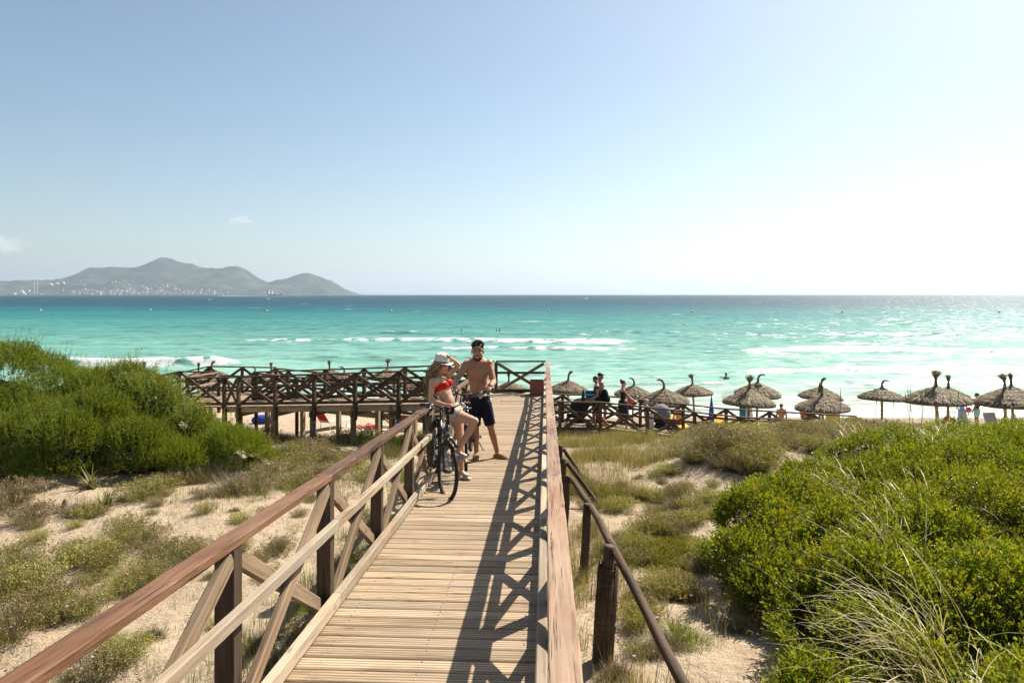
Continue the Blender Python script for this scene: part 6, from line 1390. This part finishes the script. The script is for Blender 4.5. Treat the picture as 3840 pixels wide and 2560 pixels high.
# sunbathers seen under the side walkway
def lying(label, x, y, rz, skin, bottom):
    th = empty('person', (x, y, gz(x, y)+.40), rz, label, 'person'); mb = MB()
    J = dict(neck=Vector((.52, 0, .04)), chest=Vector((.34, 0, .03)), waist=Vector((.14, 0, .0)), pelvis=Vector((0, 0, 0)), shR=Vector((.47, -.18, .02)), shL=Vector((.47, .18, .02)))
    torso(mb, J, Vector((0, 0, 1)), True, 1.0); mb.ell((.70, 0, .08), (.12, .08, .09), None, 14, 10)
    for k in (-1, 1):
        arm(mb, (.47, k*.18, .02), (.25, k*.30, .0), (.05, k*.22, .12), True); hand(mb, (.05, k*.22, .12), (-1, -k*.4, 0), (0, 0, -1)); leg(mb, (-.05, k*.09, 0), (-.45, k*.11, .03), (-.85, k*.11, -.0), True); foot(mb, (-.85, k*.11, 0), (-.4, 0, .9), 1.0)
    link('body', remesh(mb, 'body', .016, 2, [MAT[skin]]), None, th); mb = MB(); mb.ell((0, 0, 0), (.13, .165, .12), None, 14, 10)
    for k in (-1, 1): cap(mb, (-.03, k*.09, 0), (-.3, k*.1, .01), .105, .09, flat1=True)
    link('shorts', remesh(mb, 'shorts', .016, 1, [MAT[bottom]]), None, th); mb = MB(); mb.ell((.73, 0, .085), (.11, .086, .09), None, 12, 8); mb.build('hair', MAT['hair_br'], th, True)
lying('sunbather in red shorts lying on a white sunbed below the side walkway', bx(1385, 29.5), 29.5, math.pi-.05, 'skin_r', 'redp')
lying('sunbather lying on a flat grey sunbed near the stilts', bx(1495, 31.5), 31.5, math.pi+.1, 'skin_tan', 'blue')
x, y, z = gl(985, 32.5); mb = MB(); mb.ell((0, 0, .15), (.55, .35, .25), None, 12, 8); me = remesh(mb, 'blue_beach_tent', .05, 1, [MAT['blue']]); o = link('blue_windbreak', me); o.location = (x, y, z); tag(o, 'crumpled bright blue windbreak on the sand behind the stilts', 'windbreak')
# rope barrier below the side walkway
rp = empty('rope_barrier', (-6, 24.6, gz(-6, 24.6)), 0, 'sagging rope barrier on low posts behind the walkway stilts', 'rope'); ro = rp.location.copy(); prev_ = None
for x in (-9.5, -7.4, -5.2, -3.0, -.8):
    y = 25.2-.04*(x+5); g = Vector((x, y, gz(x, y))); mb = MB(); mb.tube([g-ro-Vector((0, 0, .2)), g-ro+Vector((0, 0, .75))], .045, 8); mb.build('post', MAT['brace'], rp, True); tp = g-ro+Vector((0, 0, .66))
    if prev_ is not None: mb = MB(); mb.tube([prev_.lerp(tp, q)-Vector((0, 0, .38*4*q*(1-q))) for q in np.linspace(0, 1, 10)], .016, 6); mb.build('rope', MAT['brace'], rp, True)
    prev_ = tp
# wet bathers
for px, py, lb in ((1730, 1238, 'distant swimmer head alone in the turquoise shallows'), (1862, 1239, 'distant swimmer of a pair, head only above the water'), (1874, 1238, 'distant swimmer of a pair, head and shoulders above the water')):
    Y = CAMZ*2560/(py+4-1104); th = empty('swimmer', (bx(px, Y), Y, .1), 0, lb, 'person'); mb = MB(); mb.ell((0, 0, .22), (.10, .11, .14), None, 10, 8); cap(mb, (0, 0, -.2), (0, 0, .12), .08, .06); mb.ell((0, 0, -.08), (.25, .14, .16), None, 10, 8); link('body', remesh(mb, 'body', .03, 1, [MAT['skin_b']]), None, th); mb = MB(); mb.ell((0, .02, .26), (.11, .12, .12), None, 10, 8); mb.build('hair', MAT['hair_d'], th, True)
Y = 58; th = empty('swimmer', (bx(2723, Y), Y, .05), 0, 'dark-haired bather stretching one arm in the shallows beyond the parasols', 'person'); mb = MB(); mb.ell((0, 0, .34), (.10, .11, .14), None, 10, 8); cap(mb, (0, 0, -.3), (0, 0, .2), .08, .06); mb.ell((0, 0, .02), (.22, .13, .18), None, 10, 8); arm(mb, (-.18, 0, .1), (-.40, 0, .10), (-.58, 0, .20)); arm(mb, (.18, 0, .1), (.26, -.1, -.1), (.22, -.2, -.25)); hand(mb, (-.58, 0, .20), (-1, 0, .3), (0, 0, -1)); link('body', remesh(mb, 'body', .022, 1, [MAT['skin_b']]), None, th); mb = MB(); mb.ell((0, .02, .38), (.11, .12, .13), None, 10, 8); mb.build('hair', MAT['hair_d'], th, True)
# ============================================================ OUT AT SEA AND THE FAR SHORE
mb = MB(); mb.lathe([(.02, -.35), (.40, -.15), (.48, .1), (.42, .34), (.20, .5), (.14, .62), (.02, .64)], (0, 0, 0), 14); BU = mb.mesh('buoy', True, [plain('yellow_buoy_plastic', (.80, .48, .02), .4, .4)])
for px, py, w in ((152, 1163, 'off the power-station shore'), (563, 1162, 'under the left slope of the tall peak'), (1000, 1165, 'below the red cargo ship'), (1467, 1166, 'right of the headland'), (2058, 1167, 'above the boardwalk landing corner'), (2595, 1169, 'above the blue folded umbrella'), (3158, 1171, 'at the edge of the sun glitter'), (3747, 1171, 'inside the sun glitter')):
    Y = CAMZ*2560/(py+2-1104); o = link('buoy', BU); o.location = (bx(px, Y), Y, .1); tag(o, 'yellow float buoy on the swim line '+w, 'buoy', 'yellow buoys of the swim line')
MAT['ship_red'] = plain('red_hull_paint', (.60, .05, .03), .5, .3); MAT['ship_w'] = plain('white_ship_paint', (.72, .72, .70), .5, .3); MAT['ship_d'] = plain('dark_ship_paint', (.05, .07, .10), .6, .3)
Y = 5200.; ship = empty('cargo_ship', (bx(1030, Y), Y, 0), 0, 'red and white cargo ship on the horizon before the headland', 'ship')
ship.scale = (.76, .76, 1.25); mb = MB(); hs = [(-70, 9, 9), (-55, 10, 8), (40, 10, 8), (58, 7, 9), (72, .5, 12)]; V = []
for x, w, h in hs: V += [(x, -w*.7, -1), (x, -w, h), (x, w, h), (x, w*.7, -1)]
F = []
for i in range(len(hs)-1):
    for k in range(4): F.append((4*i+k, 4*i+(k+1) % 4, 4*i+4+(k+1) % 4, 4*i+4+k))
F += [(0, 3, 2, 1), (16, 17, 18, 19)]; mb.add(V, F); mb.build('hull', MAT['ship_red'], ship)
mb = MB(); mb.box((-62, 0, 15), (14, 17, 16)); mb.box((-60, 0, 27), (9, 18, 8)); mb.build('bridge_house', MAT['ship_w'], ship)
mb = MB(); mb.box((-71, 0, 14), (10, 12, 16)); mb.tube([(-72, 0, 14), (-72, 0, 34)], 3, 10); mb.build('funnel', MAT['ship_d'], ship)
mb = MB(); mb.box((-32, 0, 16), (16, 16, 16)); mb.box((-30, 0, 27), (10, 10, 5)); mb.build('crane_house', MAT['ship_w'], ship)
mb = MB()
for x in (-5, 10, 24): mb.box((x, 0, 11), (12, 15, 7))
mb.build('hatch', MAT['ship_w'], ship); mb = MB(); mb.tube([(64, 0, 9), (64, 0, 36)], 1.0, 8); mb.tube([(-8, 0, 14), (10, 0, 24)], .9, 6); mb.build('mast', MAT['ship_w'], ship, True)
Y = 2650.; boat = empty('motor_boat', (bx(829, Y), Y, 0), math.pi, 'small yellow-green speedboat racing past with a white wake', 'boat')
mb = MB(); hs = [(-6, 1.6, 1.4), (0, 1.9, 1.5), (4, 1.3, 1.8), (7, .1, 2.4)]; V = []
for x, w, h in hs: V += [(x, -w*.5, -.2), (x, -w, h), (x, w, h), (x, w*.5, -.2)]
F = []
for i in range(3):
    for k in range(4): F.append((4*i+k, 4*i+(k+1) % 4, 4*i+4+(k+1) % 4, 4*i+4+k))
F += [(0, 3, 2, 1), (12, 13, 14, 15)]; mb.add(V, F); mb.build('hull', plain('lime_hull_paint', (.35, .38, .03), .4, .4), boat)
mb = MB(); mb.box((-1, 0, 2.6), (5, 2.6, 2.0)); mb.box((-1.5, 0, 4.0), (3, 2.2, .5)); mb.build('cabin', MAT['ship_d'], boat)
MAT['foam'] = plain('sea_foam', (.80, .81, .80), .8, .2, .04, .5); rg = np.random.default_rng(5); mb = MB()
for i in range(60):
    t_ = i/59; x = 7-320*t_**1.3; mb.ell((-x*-1, rg.normal()*(.6+3*t_), .1), (5+4*rg.random()+6*t_, 1.6+2*t_, (1.3+rg.random()*1.4)*(1-t_)**2+.16), None, 8, 6)
wk = mb.build('wake_foam', MAT['foam'], None, True); wk.location = boat.location; wk.rotation_euler = (0, 0, math.pi); tag(wk, 'white wake trailing behind the speedboat', 'wake', kind='stuff')
# town of small houses on the foot of the hill
MAT['h_w'] = plain('white_house_wall', (.66, .62, .56), .9, .1, .04, .05); MAT['h_c'] = plain('cream_house_wall', (.55, .46, .36), .9, .1, .04, .05); MAT['h_o'] = plain('ochre_house_wall', (.46, .31, .22), .9, .1, .04, .05); MAT['h_r'] = plain('clay_tile_roof', (.30, .14, .09), .9, .1, .06, .05); MAT['h_g'] = plain('dark_window_glass', (.04, .05, .06), .3, .4)
def house_mesh(w, d, h, wall, pitched, fl):
    mb = MB(); mb.mi = 0; mb.box((0, 0, h/2-3), (w, d, h+6)); mb.mi = 1
    if pitched:
        V = [(-w*.55, -d*.55, h), (w*.55, -d*.55, h), (w*.55, d*.55, h), (-w*.55, d*.55, h), (-w*.4, 0, h+d*.28), (w*.4, 0, h+d*.28)]; mb.add(V, [(0, 1, 5, 4), (2, 3, 4, 5)]); b = mb.n; mb.add(V, np.array([(1, 2, 5), (3, 0, 4)]))
    else: mb.box((0, 0, h+.4), (w*1.04, d*1.04, .8))
    mb.mi = 2
    for f_ in range(fl):
        n = max(2, int(w/7))
        for i in range(n): mb.box((-w/2+w*(i+.5)/n, -d/2-.05, h*(f_+.5)/fl), (w/n*.45, .3, h/fl*.5))
    return mb.mesh('house', False, [MAT[wall], MAT['h_r'] if pitched else MAT['h_w'], MAT['h_g']])
HM = {'w': ('white block of flats', [house_mesh(34, 16, 13, 'h_w', False, 4), house_mesh(24, 14, 10, 'h_w', False, 3)]), 'c': ('cream house with clay roof', [house_mesh(18, 12, 8, 'h_c', True, 2), house_mesh(26, 12, 9, 'h_c', True, 3)]), 'o': ('ochre house with clay roof', [house_mesh(17, 12, 8, 'h_o', True, 2)])}
rg = random.Random(17); cnt = 0; cl = [(318, .10, 40), (440, .16, 52), (472, .24, 60), (520, .15, 40), (560, .12, 30), (600, .2, 46), (650, .16, 40), (700, .10, 30), (770, .10, 30), (830, .05, 22), (260, .06, 18), (390, .07, 20)]
wts = [c[2] for c in cl]
while cnt < 280:
    c = rg.choices(cl, wts)[0]; t_ = abs(rg.gauss(0, c[1]))*.9+.008
    if t_ > .42: continue
    y = SHY+t_*(RY-SHY); x = (c[0]+rg.gauss(0, 26)-1920)/2560*y; z = float(hills_z(np.array([x]), np.array([y]))[0])
    if z < 2: continue
    k = rg.choice('wwwcco'); o = link('house', rg.choice(HM[k][1])); o.location = (x, y, z); s = rg.uniform(.8, 1.35); o.scale = (s, s, s); o.rotation_euler = (0, 0, rg.uniform(-.5, .5)); tag(o, HM[k][0]+' in the far hillside town', 'house', 'far town: '+HM[k][0]); cnt += 1
# power station: two chimneys, boiler house, storage domes
MAT['concrete'] = plain('pale_concrete', (.52, .47, .40), .9, .1, .05, .02)
def hz(x, y): return max(1., float(hills_z(np.array([x]), np.array([y]))[0]))
for px, lb in ((127, 'slender concrete chimney of the power station, the one beside its low hall'), (139.5, 'slender concrete chimney of the power station, the one nearer the storage domes')):
    y = SHY+40; x = bx(px, y); mb = MB(); mb.lathe([(7.2, -5), (6.4, 40), (5.2, 100), (4.6, 138), (3.4, 138), (3.4, 130)], (0, 0, 0), 14); o = mb.build('chimney', MAT['concrete'], None, True); o.location = (x, y, hz(x, y)); tag(o, lb, 'chimney', 'power station chimneys')
def far_block(px, y, parts, label, mat='h_w', name='industrial_building'):
    x = bx(px, y); th = empty(name, (x, y, hz(x, y)-1), 0, label, 'building')
    for nm, c, s in parts: mb = MB(); mb.box(c, s); mb.build(nm, MAT[mat], th)
far_block(84, SHY+25, [('hall', (0, 0, 15), (34, 30, 36)), ('tower', (-9, 0, 40), (9, 12, 26)), ('tower', (9, 0, 38), (9, 12, 22)), ('annex', (26, 0, 8), (24, 20, 18))], 'white twin-towered boiler house on the far shore')
far_block(46, SHY+30, [('hall', (0, 0, 10), (70, 30, 22)), ('roof', (0, 0, 22), (74, 32, 3))], 'long white hall beside the boiler house on the far shore')
far_block(107, SHY+150, [('hall', (0, 0, 10), (28, 20, 24)), ('roof', (0, 0, 24), (30, 22, 3))], 'small white block behind the chimneys on the far shore')
far_block(127, SHY+18, [('hall', (0, 0, 3), (34, 20, 9)), ('roof', (0, 0, 8), (36, 22, 2))], 'low hall at the foot of the first chimney')
far_block(146, SHY+18, [('hall', (0, 0, 4), (60, 20, 10)), ('roof', (0, 0, 10), (62, 22, 2))], 'low hall at the foot of the second chimney')
for px, r, lb in ((190, 24, 'largest round storage dome on the far slope'), (214, 21, 'middle round storage dome on the far slope'), (237, 18, 'smallest round storage dome on the far slope')):
    y = SHY+330; x = bx(px, y); mb = MB(); mb.lathe([(r, -30), (r, 12), (r*.98, 16), (r*.8, 23), (r*.45, 28), (.1, 30)], (0, 0, 0), 18); o = mb.build('storage_dome', MAT['h_c'], None, True); o.location = (x, y, hz(x, y)); tag(o, lb, 'tank', 'storage domes')
# ---------------------------------------------------------------- the hazy sea air
mb = MB(); mb.box((0, 14900, 340), (82000, 30000, 700))
t = NT('haze_air'); pv = t.n('ShaderNodeVolumePrincipled')
pv.inputs['Color'].default_value = (.68, .83, 1.0, 1); pv.inputs['Density'].default_value = HAZE; pv.inputs['Anisotropy'].default_value = .35
t.l(pv.outputs[0], t.o.inputs['Volume'])
haze = mb.build('haze', t.m); tag(haze, kind='stuff')
